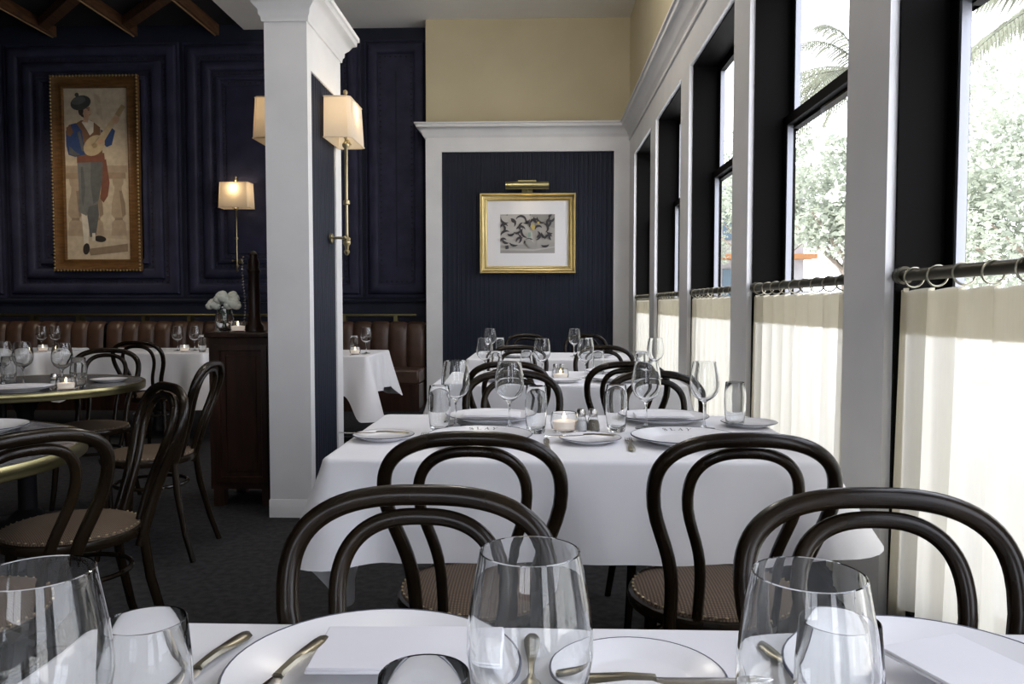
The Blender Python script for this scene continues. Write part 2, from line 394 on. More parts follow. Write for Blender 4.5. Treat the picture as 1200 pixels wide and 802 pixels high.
CROWN = [(0, 3.02), (.012, 3.02), (.016, 3.035), (.03, 3.045), (.035, 3.07), (.06, 3.095), (.085, 3.125), (.095, 3.13), (.10, 3.16), (.115, 3.165), (.115, 3.18), (0, 3.18)]
MB().sweep([(XP, YN), (XP, YP), (1.0, YP), (1.0, YF)], CROWN, side=1).build('trim_3', 'white_paint', kind='structure')
MB().box((XP, YN - .2, 0), (XP + .02, YN, 3.1)).build('trim_4', 'white_paint', kind='structure')

# right wall with its row of windows
HEAD, SILL = 2.755, .30
wr = MB()
ys = [YF]; 
for y in WIN: ys += [y, y + PW]
ys.append(YP)
for i in range(0, len(ys), 2): wr.box((1.0, ys[i], .22), (1.03, ys[i + 1], HEAD + .001)); wr.box((1.03, ys[i], 0), (1.215, ys[i + 1], HEAD))
wr.box((1.0, YF, HEAD), (1.03, YP, 3.06)); wr.box((1.03, YF, HEAD), (1.215, YP, 3.2))
wr.build('wall_right', 'white_paint', kind='structure')
MB().box((1.0, YF, 3.06), (1.215, YP + .03, CEIL)).build('wall_right_upper', 'tan_paint', kind='structure')
MB().box((.985, YF, 0), (1.22, YP, .22)).build('baseboard_right', 'black_frame', kind='structure')
MB().sweep([(1.0, YF), (1.0, YP)], [(0, 2.98), (.014, 2.98), (.014, 3.01), (0, 3.01)], side=-1).build('trim_5', 'white_paint', kind='structure')

def make_window(i, y0):
    y1 = y0 + PW; W = struct_empty('window_%d' % i)
    j = MB()
    j.box((1.026, y0, SILL - .08), (1.222, y0 + .012, HEAD)); j.box((1.026, y1 - .012, SILL - .08), (1.222, y1, HEAD))
    j.box((1.026, y0, HEAD - .012), (1.222, y1, HEAD)); j.box((1.026, y0, SILL - .08), (1.25, y1, SILL))
    j.build('window_frame', 'black_frame', W)
    MR = 2.015
    for (za, zb, dx) in ((SILL, MR + .03, 0), (MR - .03, HEAD - .012, .03)):
        xa = GX - .02 + dx; s_ = MB(); fw = .045
        s_.box((xa, y0 + .012, za), (xa + .035, y0 + .012 + fw, zb)); s_.box((xa, y1 - .012 - fw, za), (xa + .035, y1 - .012, zb))
        s_.box((xa, y0 + .012, za), (xa + .035, y1 - .012, za + fw)); s_.box((xa, y0 + .012, zb - fw), (xa + .035, y1 - .012, zb))
        so = s_.build('sash', 'black_frame', W)
        g = MB(); a, b = y0 + .012 + fw, y1 - .012 - fw
        for (u, v) in ((a, a + .014), (b - .014, b)): g.box((xa + .004, u, za + fw), (xa + .03, v, zb - fw))
        g.build('glazing_bead', 'sash_metal', so)
        MB().add([(xa + .02, a, za + fw), (xa + .02, b, za + fw), (xa + .02, b, zb - fw), (xa + .02, a, zb - fw)], [(0, 1, 2, 3)]).build('pane', 'pane', so)
    return W
for i, y in enumerate(reversed(WIN)): make_window(7 - i, y)
for i, (a, b) in enumerate(((-1.2, .1),)):
    W = struct_empty('window_%d' % (8 + i)); fr = MB()
    for (u, v) in ((a, a + .06), (b - .06, b), ((a + b) / 2 - .025, (a + b) / 2 + .025)): fr.box((u, YF - .08, .9), (v, YF - .02, 2.5))
    for (u, v) in ((.9, .96), (2.44, 2.5), (1.7, 1.75)): fr.box((a, YF - .08, u), (b, YF - .02, v))
    fr.build('window_frame', 'black_frame', W)
    MB().add([(a, YF - .05, .9), (b, YF - .05, .9), (b, YF - .05, 2.5), (a, YF - .05, 2.5)], [(0, 1, 2, 3)]).build('pane', 'pane', W)

# white pillar (end of a low partition) with navy beadboard on its sides
px0, px1, py0, py1, PH = -1.462, -1.233, 4.23, 4.94, 2.84
pl = MB().box((px0 + .012, py0 + .012, 0), (px1 - .012, py1 - .012, PH)).build('pillar', 'white_paint', kind='structure')
tb = MB().box((px0, py0, 0), (px1, py0 + .012, PH)).box((px0, py1 - .012, 0), (px1, py1, PH))
for (xa, xb) in ((px1 - .013, px1), (px0, px0 + .013)):
    tb.box((xa, py0 + .012, 0), (xb, py0 + .075, PH)); tb.box((xa, py1 - .13, 0), (xb, py1 - .012, PH))
    tb.box((xa, py0 + .075, 2.42), (xb, py1 - .13, PH)); tb.box((xa, py0 + .075, 0), (xb, py1 - .13, .14))
tb.build('casing', 'white_paint', pl)
bb = beadboard(py0 + .075, py1 - .13, .14, 2.42, 0, .045); bb.xform(Matrix(((0, -1, 0, px1 - .010), (1, 0, 0, 0), (0, 0, 1, 0), (0, 0, 0, 1)))); bb.build('beadboard', 'navy_paint', pl)
bb = beadboard(py0 + .075, py1 - .13, .14, 2.42, 0, .045); bb.xform(Matrix(((0, 1, 0, px0 + .010), (1, 0, 0, 0), (0, 0, 1, 0), (0, 0, 0, 1)))); bb.build('beadboard', 'navy_paint', pl)
PC = [(0, 2.655), (.01, 2.655), (.014, 2.68), (.022, 2.69), (.024, 2.715), (.045, 2.735), (.065, 2.765), (.085, 2.775), (.088, 2.80), (.10, 2.805), (.10, 2.83), (0, 2.83)]
MB().sweep([(px0, py0), (px1, py0), (px1, py1), (px0, py1)], PC, closed=True, side=1).build('crown', 'white_paint', pl)
MB().sweep([(px0, py0), (px1, py0), (px1, py1), (px0, py1)], [(0, 0), (.005, 0), (.005, .095), (.002, .10), (0, .10)], closed=True, side=1).build('plinth', 'white_paint', pl)

# ================================================================== BANQUETTE, RAIL, HOST STAND
def banquette(label, x0, x1, n):
    t = thing('banquette', label, 'banquette', ((x0 + x1) / 2, 8.9, 0), 0, 'brown leather banquettes on the navy wall')
    cx = (x0 + x1) / 2; wd = (x1 - x0) / n
    MB().box((x0 - cx, -.38, 0), (x1 - cx, .26, .30)).build('plinth', 'mahogany', t)
    MB().box((x0 - cx, -.40, .30), (x1 - cx, .22, .455), bev=.02).build('seat_cushion', 'brown_leather', t)
    for k in range(n):
        a = x0 - cx + k * wd + .002; b = a + wd - .004; vs = []; fs = []; K = 9
        prof = [(.02, .44), (.0, .5), (-.005, .7), (.01, .86), (.03, .92), (.075, .955), (.13, .95), (.19, .93)]
        for (dy, z) in prof:
            for i in range(K):
                u = i / (K - 1); bul = .035 * (1 - (2 * u - 1) ** 4)
                up = .5 if z > .9 else 0
                vs.append((a + (b - a) * u, .07 + dy - bul * (1 - up), z + bul * up))
        for r in range(len(prof) - 1):
            for i in range(K - 1): fs.append((r * K + i, r * K + i + 1, (r + 1) * K + i + 1, (r + 1) * K + i))
        MB().add(vs, fs, True).build('back_channel', 'brown_leather', t)
    return t
banquette('brown channel-backed leather banquette left of its seam, behind the left tables', -6.95, -5.02, 10)
banquette('brown channel-backed leather banquette between its seam and the mahogany stand', -4.99, -2.36, 14)
banquette('brown leather banquette end behind the small cloth table right of the pillar', -2.33, -1.30, 5)
def brass_rail(label, x0, x1, brs):
    t = thing('brass_rail', label, 'rail', (0, YN, 1.04), 0, 'brass rails above the banquettes')
    MB().lathe([(.0, x0), (.017, x0), (.017, x1), (0, x1)], (0, -.09, 0), 12, axis='x').build('rail_bar', 'brass', t)
    for b in brs: MB().box((b - .022, -.085, -.075), (b + .022, 0, -.01)).box((b - .022, -.108, -.075), (b + .022, -.075, .004)).build('bracket', 'brass', t)
brass_rail('long brass rail on brackets above the left leather banquettes', -7.4, -2.5, (-6.9, -5.95, -5.4, -4.62, -4.08, -3.1))
brass_rail('short brass rail above the banquette right of the white pillar', -2.35, -1.42, (-2.26, -1.66))

t = thing('host_stand', 'dark mahogany stand left of the white pillar with flowers on top', 'stand', (-1.70, 4.66, 0))
MB().box((-.185, -.20, .10), (.19, .20, .97)).build('cabinet_body', 'mahogany', t)
MB().rectframe(-.15, .14, .15, .93, -.20, [(0, 0), (0, .012), (.03, .016), (.035, .003), (.06, .003), (.065, .008)]).build('front_panel', 'mahogany', t)
MB().box((-.205, -.225, .97), (.205, .225, 1.0), bev=.006).build('stand_top', 'mahogany', t)
for (x, y) in ((-.14, -.17), (.14, -.17), (-.14, .17), (.14, .17)): MB().box((x - .03, y - .03, 0), (x + .03, y + .03, .10)).build('foot', 'mahogany', t)

t = thing('flower_vase', 'clear glass vase of white roses on the mahogany stand', 'vase', (-1.836, 4.57, 1.0))
MB().lathe([(0, 0), (.036, 0), (.046, .02), (.054, .065), (.047, .11), (.040, .14), (.043, .15), (.040, .148), (.037, .138), (.043, .11), (.049, .066), (.041, .025), (.03, .012), (0, .01)], n=24).build('glass_vase', 'glass', t)
for k in range(5):
    a = k * 1.26; MB().tube([(.012 * math.cos(a + 2), .012 * math.sin(a + 2), .02), (.015 * math.cos(a), .015 * math.sin(a), .1), (.05 * math.cos(a), .04 * math.sin(a), .17)], .003, 6).build('stem', 'leaf', t)
for (x, y, z, r) in ((-.055, -.02, .155, .042), (0, -.03, .195, .046), (.058, -.02, .16, .048), (-.02, .035, .18, .042), (.035, .04, .20, .04)):
    fl = MB()
    for k in range(14):
        a = k * 2.4; lv = k / 14; rr = r * (.2 + .8 * lv)
        fl.ball((x + rr * .55 * math.cos(a), y + rr * .55 * math.sin(a), z + r * (.5 - .7 * lv)), r * .62, 8, 5, sq=(1, 1, .8))
    fl.build('rose', 'petal', t)
t = thing('votive_candle', 'round glass votive candle beside the white roses on the mahogany stand', 'candle', (-1.745, 4.54, 1.0))
def votive_parts(t, R=.035, Hh=.06):
    k = R / .035; hz = Hh / .06
    MB().lathe([(r * k, z * hz) for (r, z) in [(0, 0), (.028, 0), (.036, .01), (.040, .03), (.036, .055), (.034, .06), (.0315, .058), (.033, .05), (.036, .03), (.032, .012), (.02, .008), (0, .008)]], n=24).build('glass_cup', 'glass', t)
    MB().lathe([(r * k, z * hz) for (r, z) in [(0, .0095), (.029, .0095), (.032, .02), (.033, .032), (.02, .034), (0, .034)]], n=20).build('wax', 'wax', t)
    MB().lathe([(0, .034 * hz), (.004, .038 * hz), (.0055, .044 * hz), (.003, .052 * hz), (0, .06 * hz)], n=8).build('flame', 'flame', t)
votive_parts(t, .042, .065)
t = thing('turned_post', 'dark turned wooden post with a hanging crystal chain on the mahogany stand', 'post', (-1.695, 4.67, 1.0))
MB().lathe([(0, 0), (.055, 0), (.055, .03), (.04, .05), (.034, .1), (.036, .2), (.032, .34), (.04, .36), (.03, .38), (.034, .41), (.022, .44), (.026, .455), (.012, .475), (0, .48)], n=20).build('post_shaft', 'mahogany', t)
ch = MB()
for k in range(22): ch.ball((-.05 - .006 * math.sin(k * .3), -.03, .44 - k * .018), .006, 6, 4)
ch.build('crystal_chain', 'glass', t)

# ================================================================== WALL LAMPS
def sconce(label, loc, rz, W, D, Hs, stem_top, stem_low, arm_z, power):
    # local: wall at y=0, lamp projects to -y; z measured from loc
    t = thing('wall_sconce', label, 'sconce', loc, rz)
    yc = -D / 2 - .012; a = W / 2
    c = .02; out = [(-a, -.012), (a, -.012), (a, -D + c), (a - c, -D), (-a + c, -D), (-a, -D + c)]
    mb = MB(); vs = []
    for z, g in ((0, 1.0), (Hs, .93)):
        for (x, y) in out: vs.append((x * g, y if y > -.02 else (y + .012) * g - .012, z))
    n = len(out); mb.add(vs, [(i, (i + 1) % n, n + (i + 1) % n, n + i) for i in range(n)])
    mb.build('lamp_shade', 'shade', t)
    for z, g in ((.002, 1.003), (Hs - .002, .933)): MB().tube([(x * g, (y if y > -.02 else (y + .012) * g - .012), z) for (x, y) in out], .004, 6, closed=True).build('shade_trim', 'shade', t)
    MB().lathe([(0, stem_low - .035), (.008, stem_low - .033), (.016, stem_low - .02), (.018, stem_low - .012), (.01, stem_low), (.014, stem_low + .02), (.022, stem_low + .035), (.022, stem_low + .05), (.012, stem_low + .062), (.0095, stem_low + .1), (.0095, -.36), (.02, -.355), (.02, -.335), (.0095, -.33), (.0105, -.03), (.02, -.02), (.022, -.005), (.01, .01), (.008, .02), (.008, .06), (0, .06)], (0, yc, 0), 14).build('stem', 'old_brass', t)
    MB().lathe([(0, Hs - .01), (.006, Hs - .01), (.006, Hs + .012), (.016, Hs + .022), (.018, Hs + .034), (.006, Hs + .045), (.014, Hs + .056), (.012, Hs + .07), (0, Hs + .076)], (0, yc, 0), 12).build('finial', 'old_brass', t)
    MB().tube([(-.012, yc, Hs), (-a * .92, -.05, Hs)], .003, 6).tube([(0, yc, Hs), (a * .92, yc, Hs - .004)], .003, 6).tube([(0, yc, .06), (0, yc, Hs - .08)], .003, 6).build('shade_carrier', 'old_brass', t)
    MB().tube([(0, 0, arm_z), (0, yc * .5, arm_z + .003), (0, yc, arm_z)], .008, 8).lathe([(0, 0), (.03, 0), (.03, -.012), (.012, -.018), (0, -.018)], (0, 0, arm_z), 14, axis='y').tube([(-.045, yc, arm_z), (.045, yc, arm_z)], .005, 8).ball((-.05, yc, arm_z), .011, 8, 6).ball((.05, yc, arm_z), .011, 8, 6).build('wall_arm', 'old_brass', t)
    MB().tube([(-.05, yc, .03), (-.035, yc - .02, .0), (0, yc, .0), (.035, yc - .02, 0), (.05, yc, .03)], .005, 8).build('scroll_arm', 'old_brass', t)
    MB().ball((0, yc, Hs * .45), .028, 12, 8, sq=(1, 1, 1.3)).build('bulb', 'bulb', t)
    M_ = Matrix.Translation(loc) @ Matrix.Rotation(rz, 4, 'Z')
    lamp('sconce_light', 'POINT', M_ @ Vector((0, yc - .04, Hs * .75)), power, WARM, .03)
    return t
sconce('brass sconce with cream shade on the pillar face towards the windows', (px1, 4.67, 2.105), PI / 2, .35, .17, .235, 0, -.62, -.555, 1.0)
sconce('brass sconce whose cream shade peeks out left of the white pillar', (px0, 4.67, 2.105), -PI / 2, .35, .17, .235, 0, -.62, -.555, 1.0)
sconce('brass sconce with lit cream shade on the navy padded wall', atY(281, YN - .05, 2.27) * 1.0, 0, .36, .2, .29, 0, -.70, -.60, 1.8)

# ================================================================== PICTURES
def tall_painting():
    x0, x1 = atY(60, YN - .1, 2.5).x, atY(163, YN - .1, 2.5).x; z1, z0 = 3.82, 1.55
    y = YN - .045
    t = thing('framed_painting', 'tall gilt-framed painting of a lute player on the navy wall', 'painting', ((x0 + x1) / 2, y, z0))
    W, H = x1 - x0, z1 - z0; a = W / 2; fw = .145
    MB().rectframe(-a, 0, a, H, 0, [(0, 0), (0, .03), (.015, .05), (.02, .05), (.035, .04), (.06, .03), (.105, .024), (.12, .034), (.135, .034), (fw, .012), (fw, 0)]).build('frame', 'frame_wood', t)
    bd = MB(); st = .04
    for k in range(int(W / st) + 1):
        for z in (.012, H - .012): bd.ball((-a + .012 + (W - .024) * k / int(W / st), -.05, z), .013, 6, 4)
    for k in range(1, int(H / st)):
        for x in (-a + .012, a - .012): bd.ball((x, -.05, H * k / int(H / st)), .013, 6, 4)
    bd.build('bead_moulding', 'gold_leaf', t, kind='stuff')
    MB().box((-a + .01, 0, .01), (a - .01, .03, H - .01)).build('backboard', 'backing', t)
    cols = dict(bg=(.50, .42, .31), bg2=(.44, .36, .26), ston=(.30, .22, .15), ston2=(.36, .28, .20), grey=(.10, .105, .105), grey2=(.15, .155, .15), blue=(.025, .055, .16), vest=(.16, .085, .045), sash=(.17, .065, .04), face=(.48, .30, .20), hair=(.03, .02, .015), beret=(.05, .055, .05), lute=(.46, .36, .22), lute2=(.33, .24, .13), white=(.6, .55, .46), shoe=(.025, .02, .018), shad=(.24, .18, .12))
    names = list(cols); mi = {n: i for i, n in enumerate(names)}
    for n in names: M['art_' + n] = noise_col(mat('art_' + n, cols[n], .7), [c * .84 for c in cols[n]], [c * 1.05 for c in cols[n]], 14, detail=8)
    mb = MB(); lay = [0]
    cw = W - 2 * fw + .004; chh = H - 2 * fw + .004
    def P(u, v): return (-cw / 2 + cw * (u - 100) / 245, chh * (1 - (v - 85) / 645) + fw - .002)
    def pol(c, pts):
        lay[0] += 1; yy = -.002 - .00012 * lay[0]
        q = [P(*p) for p in pts]; mb.add([(x, yy, z) for x, z in q], [tuple(range(len(q)))], False, mi[c])
    def ell(c, cx, cy, rx, ry, rot=0, n=18):
        ca, sa = math.cos(rot), math.sin(rot)
        pol(c, [(cx + rx * math.cos(2 * PI * k / n) * ca - ry * math.sin(2 * PI * k / n) * sa, cy + rx * math.cos(2 * PI * k / n) * sa + ry * math.sin(2 * PI * k / n) * ca) for k in range(n)])
    pol('bg', [(100, 85), (345, 85), (345, 730), (100, 730)])
    pol('bg2', [(215, 100), (240, 120), (250, 210), (225, 180)])
    pol('bg2', [(100, 620), (345, 620), (345, 730), (100, 730)]); pol('bg', [(100, 640), (345, 655), (345, 730), (100, 730)])
    pol('ston2', [(100, 375), (338, 375), (338, 402), (100, 402)]); pol('ston', [(100, 402), (332, 402), (332, 425), (100, 425)])
    for bx in (135, 302, 215):
        pol('ston2', [(bx - 22, 425), (bx + 22, 425), (bx + 20, 445), (bx + 14, 455), (bx + 14, 470), (bx + 26, 520), (bx + 28, 560), (bx + 14, 578), (bx + 26, 590), (bx + 30, 640), (bx - 30, 640), (bx - 26, 590), (bx - 14, 578), (bx - 28, 560), (bx - 26, 520), (bx - 14, 470), (bx - 14, 455), (bx - 20, 445)])
        pol('shad', [(bx - 14, 572), (bx + 14, 572), (bx + 16, 582), (bx - 16, 582)])
        pol('shad', [(bx + 4, 470), (bx + 14, 470), (bx + 26, 520), (bx + 28, 560), (bx + 14, 570)])
    pol('shad', [(180, 690), (335, 670), (335, 700), (190, 715)])
    pol('sash', [(235, 355), (258, 352), (270, 440), (262, 490), (245, 515), (232, 500), (240, 430)])
    pol('white', [(158, 555), (184, 555), (186, 620), (182, 680), (166, 680), (162, 620)])
    pol('grey', [(185, 500), (222, 500), (226, 560), (212, 640), (190, 645), (180, 560)])
    pol('grey2', [(146, 352), (246, 350), (242, 430), (226, 500), (222, 520), (188, 530), (178, 565), (148, 550), (150, 450)])
    pol('grey', [(160, 380), (168, 380), (176, 460), (166, 530), (160, 500)]); pol('grey', [(200, 352), (246, 350), (242, 430), (226, 505), (205, 520), (196, 440)])
    ell('shoe', 174, 690, 13, 22, .15); ell('shoe', 228, 652, 24, 12, .1); pol('white', [(198, 630), (210, 630), (210, 660), (198, 660)])
    pol('sash', [(146, 332), (252, 328), (254, 362), (146, 364)])
    pol('vest', [(130, 225), (165, 205), (205, 205), (238, 232), (246, 335), (150, 342)])
    pol('white', [(168, 212), (188, 200), (214, 212), (212, 250), (198, 262), (186, 240)])
    pol('blue', [(106, 245), (118, 222), (145, 215), (168, 245), (172, 285), (186, 305), (182, 332), (140, 342), (114, 334), (106, 300)])
    pol('grey', [(150, 250), (160, 244), (170, 290), (176, 318), (166, 322)]); pol('grey', [(118, 300), (140, 322), (160, 334), (140, 340), (116, 330)]); pol('vest', [(108, 232), (124, 222), (136, 250), (122, 266), (108, 258)])
    pol('blue', [(240, 240), (262, 250), (282, 232), (296, 246), (282, 298), (262, 306), (246, 290)])
    ell('lute', 214, 300, 46, 34, -.7); ell('lute2', 214, 300, 12, 10, 0)
    [pol('shad', [(206 + k * 5, 300 - k * 6), (208 + k * 5, 301 - k * 6), (316 + k * 2, 172 - k), (314 + k * 2, 171 - k)]) for k in range(3)]; pol('lute', [(232, 268), (298, 182), (312, 192), (250, 290)]); pol('lute2', [(296, 184), (322, 146), (338, 156), (314, 194)])
    ell('face', 240, 285, 12, 9, -.5); ell('face', 300, 205, 12, 16, .5); pol('lute', [(180, 290), (205, 300), (214, 318), (190, 318)])
    ell('face', 184, 170, 20, 27, -.1); pol('face', [(198, 168), (208, 182), (198, 186)]); pol('face', [(176, 190), (196, 192), (192, 214), (174, 212)])
    pol('shad', [(196, 184), (204, 184), (203, 187), (196, 187)]); pol('hair', [(192, 166), (199, 165), (199, 168), (193, 169)]); ell('hair', 166, 168, 10, 20); pol('hair', [(168, 176), (176, 186), (178, 196), (166, 190)])
    pol('hair', [(188, 160), (200, 158), (200, 161), (188, 163)])
    ell('beret', 166, 140, 40, 27, -.25); ell('grey', 158, 132, 28, 14, -.25); ell('beret', 152, 110, 8, 8)
    mb.build('canvas', ['art_' + n for n in names], t)
    return t
tall_painting()

def small_picture():
    x0, x1 = atY(562, YP - .03, 2.1).x, atY(675, YP - .03, 2.1).x
    def zz(py): return HZ - (py - 358) * (YP - .03) / FPX
    z1, z0 = zz(227.5), zz(321); W, H = x1 - x0, z1 - z0; a = W / 2
    t = thing('framed_print', 'small gold-framed print of dark scrolls on the beadboard wall', 'picture', ((x0 + x1) / 2, YP - .006, z0))
    fw = .085
    MB().rectframe(-a, 0, a, H, 0, [(0, 0), (0, .05), (.008, .062), (.02, .062), (.028, .045), (.04, .032), (.058, .03), (.066, .038), (.074, .034), (fw, .010), (fw, 0)]).build('frame', 'gold_leaf', t)
    MB().box((-a + .01, 0, .01), (a - .01, .016, H - .01)).build('backboard', 'backing', t)
    MB().add([(-a + fw, -.006, fw), (a - fw, -.006, fw), (a - fw, -.006, H - fw), (-a + fw, -.006, H - fw)], [(0, 1, 2, 3)]).build('mat_board', 'mat_board', t)
    # print: 225..622 x 320..598 of a 75..775 x 170..745 frame
    def Q(u, v): return (-a + W * (u - 75) / 700, H * (1 - (v - 170) / 575))
    cols = dict(base=(.36, .34, .31), pale=(.46, .44, .41), dark=(.045, .04, .045), mid=(.27, .26, .24), yel=(.50, .40, .12), grn=(.24, .34, .28), low=(.33, .32, .30))
    names = list(cols)
    for n in names: M['print_' + n] = mat('print_' + n, cols[n], .6)
    mb = MB(); lay = [0]
    def pol(c, pts):
        lay[0] += 1; q = [Q(*p) for p in pts]
        mb.add([(x, -.0065 - .00006 * lay[0], z) for x, z in q], [tuple(range(len(q)))], False, names.index(c))
    def arc(c, cx, cy, r, a0, a1, wd=10):
        n = 9; A = [math.radians(a0 + (a1 - a0) * k / n) for k in range(n + 1)]
        for k in range(n):
            w0 = wd * math.sin(PI * (k + .0) / n) * .5 + 1.2; w1 = wd * math.sin(PI * (k + 1.0) / n) * .5 + 1.2
            pts = []
            for (aa, ww, sgn) in ((A[k], w0, 1), (A[k + 1], w1, 1), (A[k + 1], w1, -1), (A[k], w0, -1)):
                u = cx + (r + sgn * ww) * math.cos(aa); v = cy + (r + sgn * ww) * math.sin(aa)
                pts.append((min(max(u, 226), 621), min(max(v, 321), 597)))
            pol(c, pts)
    pol('base', [(225, 320), (622, 320), (622, 598), (225, 598)])
    pol('pale', [(225, 330), (440, 320), (470, 540), (225, 540)])
    pol('mid', [(440, 320), (622, 320), (622, 420), (500, 380)])
    pol('low', [(225, 545), (622, 520), (622, 598), (225, 598)]); pol('pale', [(225, 560), (470, 570), (622, 550), (622, 556), (470, 582), (225, 576)])
    for (cx, cy, r, a0, a1) in ((265, 345, 38, 60, 200), (300, 385, 34, 270, 400), (375, 370, 38, 200, 380), (405, 350, 34, 10, 110), (375, 440, 34, 200, 340), (420, 445, 40, 90, 220), (270, 480, 42, 190, 300), (340, 495, 36, 290, 420), (275, 490, 36, 70, 170), (330, 500, 44, 60, 150), (480, 395, 40, 180, 300), (530, 345, 36, 60, 190), (540, 420, 32, 270, 420), (480, 470, 34, 300, 440), (560, 455, 34, 90, 190), (600, 380, 34, 120, 250), (590, 430, 30, 60, 150), (440, 540, 44, 190, 300), (300, 330, 26, 180, 300), (550, 510, 40, 40, 130), (550, 375, 40, 330, 420), (235, 420, 24, 290, 420), (465, 330, 24, 180, 330), (610, 350, 30, 180, 260), (520, 500, 30, 200, 300), (610, 480, 28, 120, 220), (255, 420, 30, 180, 330), (345, 430, 26, 0, 140), (395, 410, 30, 120, 260), (505, 430, 26, 180, 330), (300, 440, 30, 20, 140), (250, 520, 26, 180, 320), (375, 520, 34, 180, 300), (580, 500, 30, 180, 320), (500, 350, 30, 90, 200), (330, 350, 24, 60, 170), (590, 345, 26, 0, 130), (415, 395, 26, 260, 400)):
        arc('dark', cx, cy, r, a0, a1, 15)
    pol('yel', [(450, 400), (468, 390), (480, 412), (470, 436), (452, 430)]); pol('yel', [(492, 378), (508, 372), (512, 384), (498, 390)])
    pol('grn', [(428, 452), (446, 448), (450, 480), (430, 486)]); pol('dark', [(262, 546), (284, 542), (288, 566), (264, 570)])
    pol('low', [(400, 500), (440, 495), (480, 540), (430, 556)])
    mb.build('print', ['print_' + n for n in names], t)
    # picture light
    bx0, bx1 = atY(592.5, YP - .12, 2.3).x, atY(643, YP - .12, 2.3).x; zb0, zb1 = zz(226) + .0, zz(215.5)
    u = thing('picture_light', 'brass picture light bar above the small gold-framed print', 'lamp', ((bx0 + bx1) / 2, YP - .006, z1 + .01))
    hw = (bx1 - bx0) / 2; b0 = zb0 - z1 - .01
    MB().lathe([(0, -hw), (.042, -hw), (.042, hw), (0, hw)], (0, -.13, b0 + .055), 16, axis='x').build('lamp_tube', 'brass', u)
    MB().box((-.10, -.14, b0 + .09), (.10, -.03, b0 + .11)).tube([(0, -.06, b0 + .1), (0, -.05, .03), (0, 0, .02)], .009, 8).build('arm', 'brass', u)
    MB().box((-.06, -.012, -.01), (.06, .0, .06)).build('wall_plate', 'brass', u)
    lamp('picture_light_lamp', 'SPOT', ((x0 + x1) / 2, YP - .17, z1 + .05), 2.2, (1, .82, .6), .04, (math.radians(12), 0, 0), 120, .8)
small_picture()

# ================================================================== CURTAINS
def curtain_set(k, y0, labels):
    y1 = y0 + PW; X = 1.037; ZR = 1.240
    rd = thing('curtain_rod', labels[1], 'curtain rod', (X, (y0 + y1) / 2, ZR))
    h = PW / 2 - .014
    MB().lathe([(0, -h), (.017, -h), (.017, h), (0, h)], (0, 0, 0), 14, axis='y').build('rod', 'dark_rod', rd)
    for s in (-1, 1): MB().lathe([(0, s * (h - .03)), (.026, s * (h - .03)), (.026, s * (h - .012)), (.021, s * (h - .01)), (.024, s * h), (0, s * h)], n=14, axis='y').build('end_cap', 'dark_rod', rd)
    n = 9
    ry = [y0 + .10 + (PW - .2) * i / (n - 1) for i in range(n)]
    for i in range(n):
        tl = .25 * math.sin(i * 2.3 + k)
        MB().tube([((.027) * math.cos(a), .027 * math.sin(a) * tl, -.008 + .027 * math.sin(a)) for a in [2 * PI * q / 18 for q in range(18)]], .0028, 6, closed=True).xform(Matrix.Translation((0, ry[i] - (y0 + y1) / 2, 0))).build('ring', 'ring_metal', rd)
    cu = thing('cafe_curtain', labels[0], 'curtain', (X, (y0 + y1) / 2, 0))
    zt, zb = 1.203, .25; NU, NV = 150, 16; vs = []; fs = []
    ph = [random.uniform(-.5, .5) for _ in range(n + 2)]
    def wave(u, v):
        f = u * (n - 1) ; i = int(f); a = ph[i] * (1 - (f - i)) + ph[i + 1] * (f - i)
        amp = .020 + .010 * v
        g = 2 * PI * f + a * v * 1.5; return amp * math.cos(g + .55 * math.sin(g)) + .006 * math.cos(4 * PI * f + 1.3 * a) * v
    for j in range(NV + 1):
        v = j / NV; z = zt + (zb - zt) * v
        for i in range(NU + 1):
            u = i / NU; sag = .010 * (math.sin(PI * ((u * (n - 1)) % 1)) ** 2) if v < .08 else 0
            vs.append((wave(u, v) + .004, (u - .5) * (PW - .004), z - sag * (1 - v / .08 if v < .08 else 0)))
    for j in range(NV):
        for i in range(NU): a = j * (NU + 1) + i; fs.append((a, a + 1, a + NU + 2, a + NU + 1))
    MB().add(vs, fs, True).build('curtain_panel', 'sheer', cu)
    vs = []; fs = []
    for j in range(4):
        v = j / 3 * .135; z = zt + (zb - zt) * v
        for i in range(NU + 1):
            u = i / NU; sag = .010 * (math.sin(PI * ((u * (n - 1)) % 1)) ** 2) if v < .08 else 0
            vs.append((wave(u, v) + .009, (u - .5) * (PW - .004), z - sag * (1 - v / .08 if v < .08 else 0)))
    for j in range(3):
        for i in range(NU): a = j * (NU + 1) + i; fs.append((a, a + 1, a + NU + 2, a + NU + 1))
    MB().add(vs, fs, True).build('header_band', 'sheer_hem', cu)
    for s0 in (0, 1):
        vs = []; fs = []
        for j in range(NV + 1):
            v = j / NV
            for i in range(6): u = (i / 5 * .05) if s0 == 0 else 1 - .075 + i / 5 * .075; vs.append((wave(u, v) + .0085, (u - .5) * (PW - .004), zt + (zb - zt) * v))
        for j in range(NV):
            for i in range(5): a = j * 6 + i; fs.append((a, a + 1, a + 7, a + 6))
        MB().add(vs, fs, True).build('side_hem', 'sheer_hem', cu)
    vs = []; fs = []
    for j in range(3):
        v = 1 - j / 2 * .06; z = zt + (zb - zt) * v
        for i in range(NU + 1): vs.append((wave(i / NU, v) + .009, (i / NU - .5) * (PW - .004), z))
    for j in range(2):
        for i in range(NU): a = j * (NU + 1) + i; fs.append((a, a + 1, a + NU + 2, a + NU + 1))
    MB().add(vs, fs, True).build('bottom_hem', 'sheer_hem', cu)
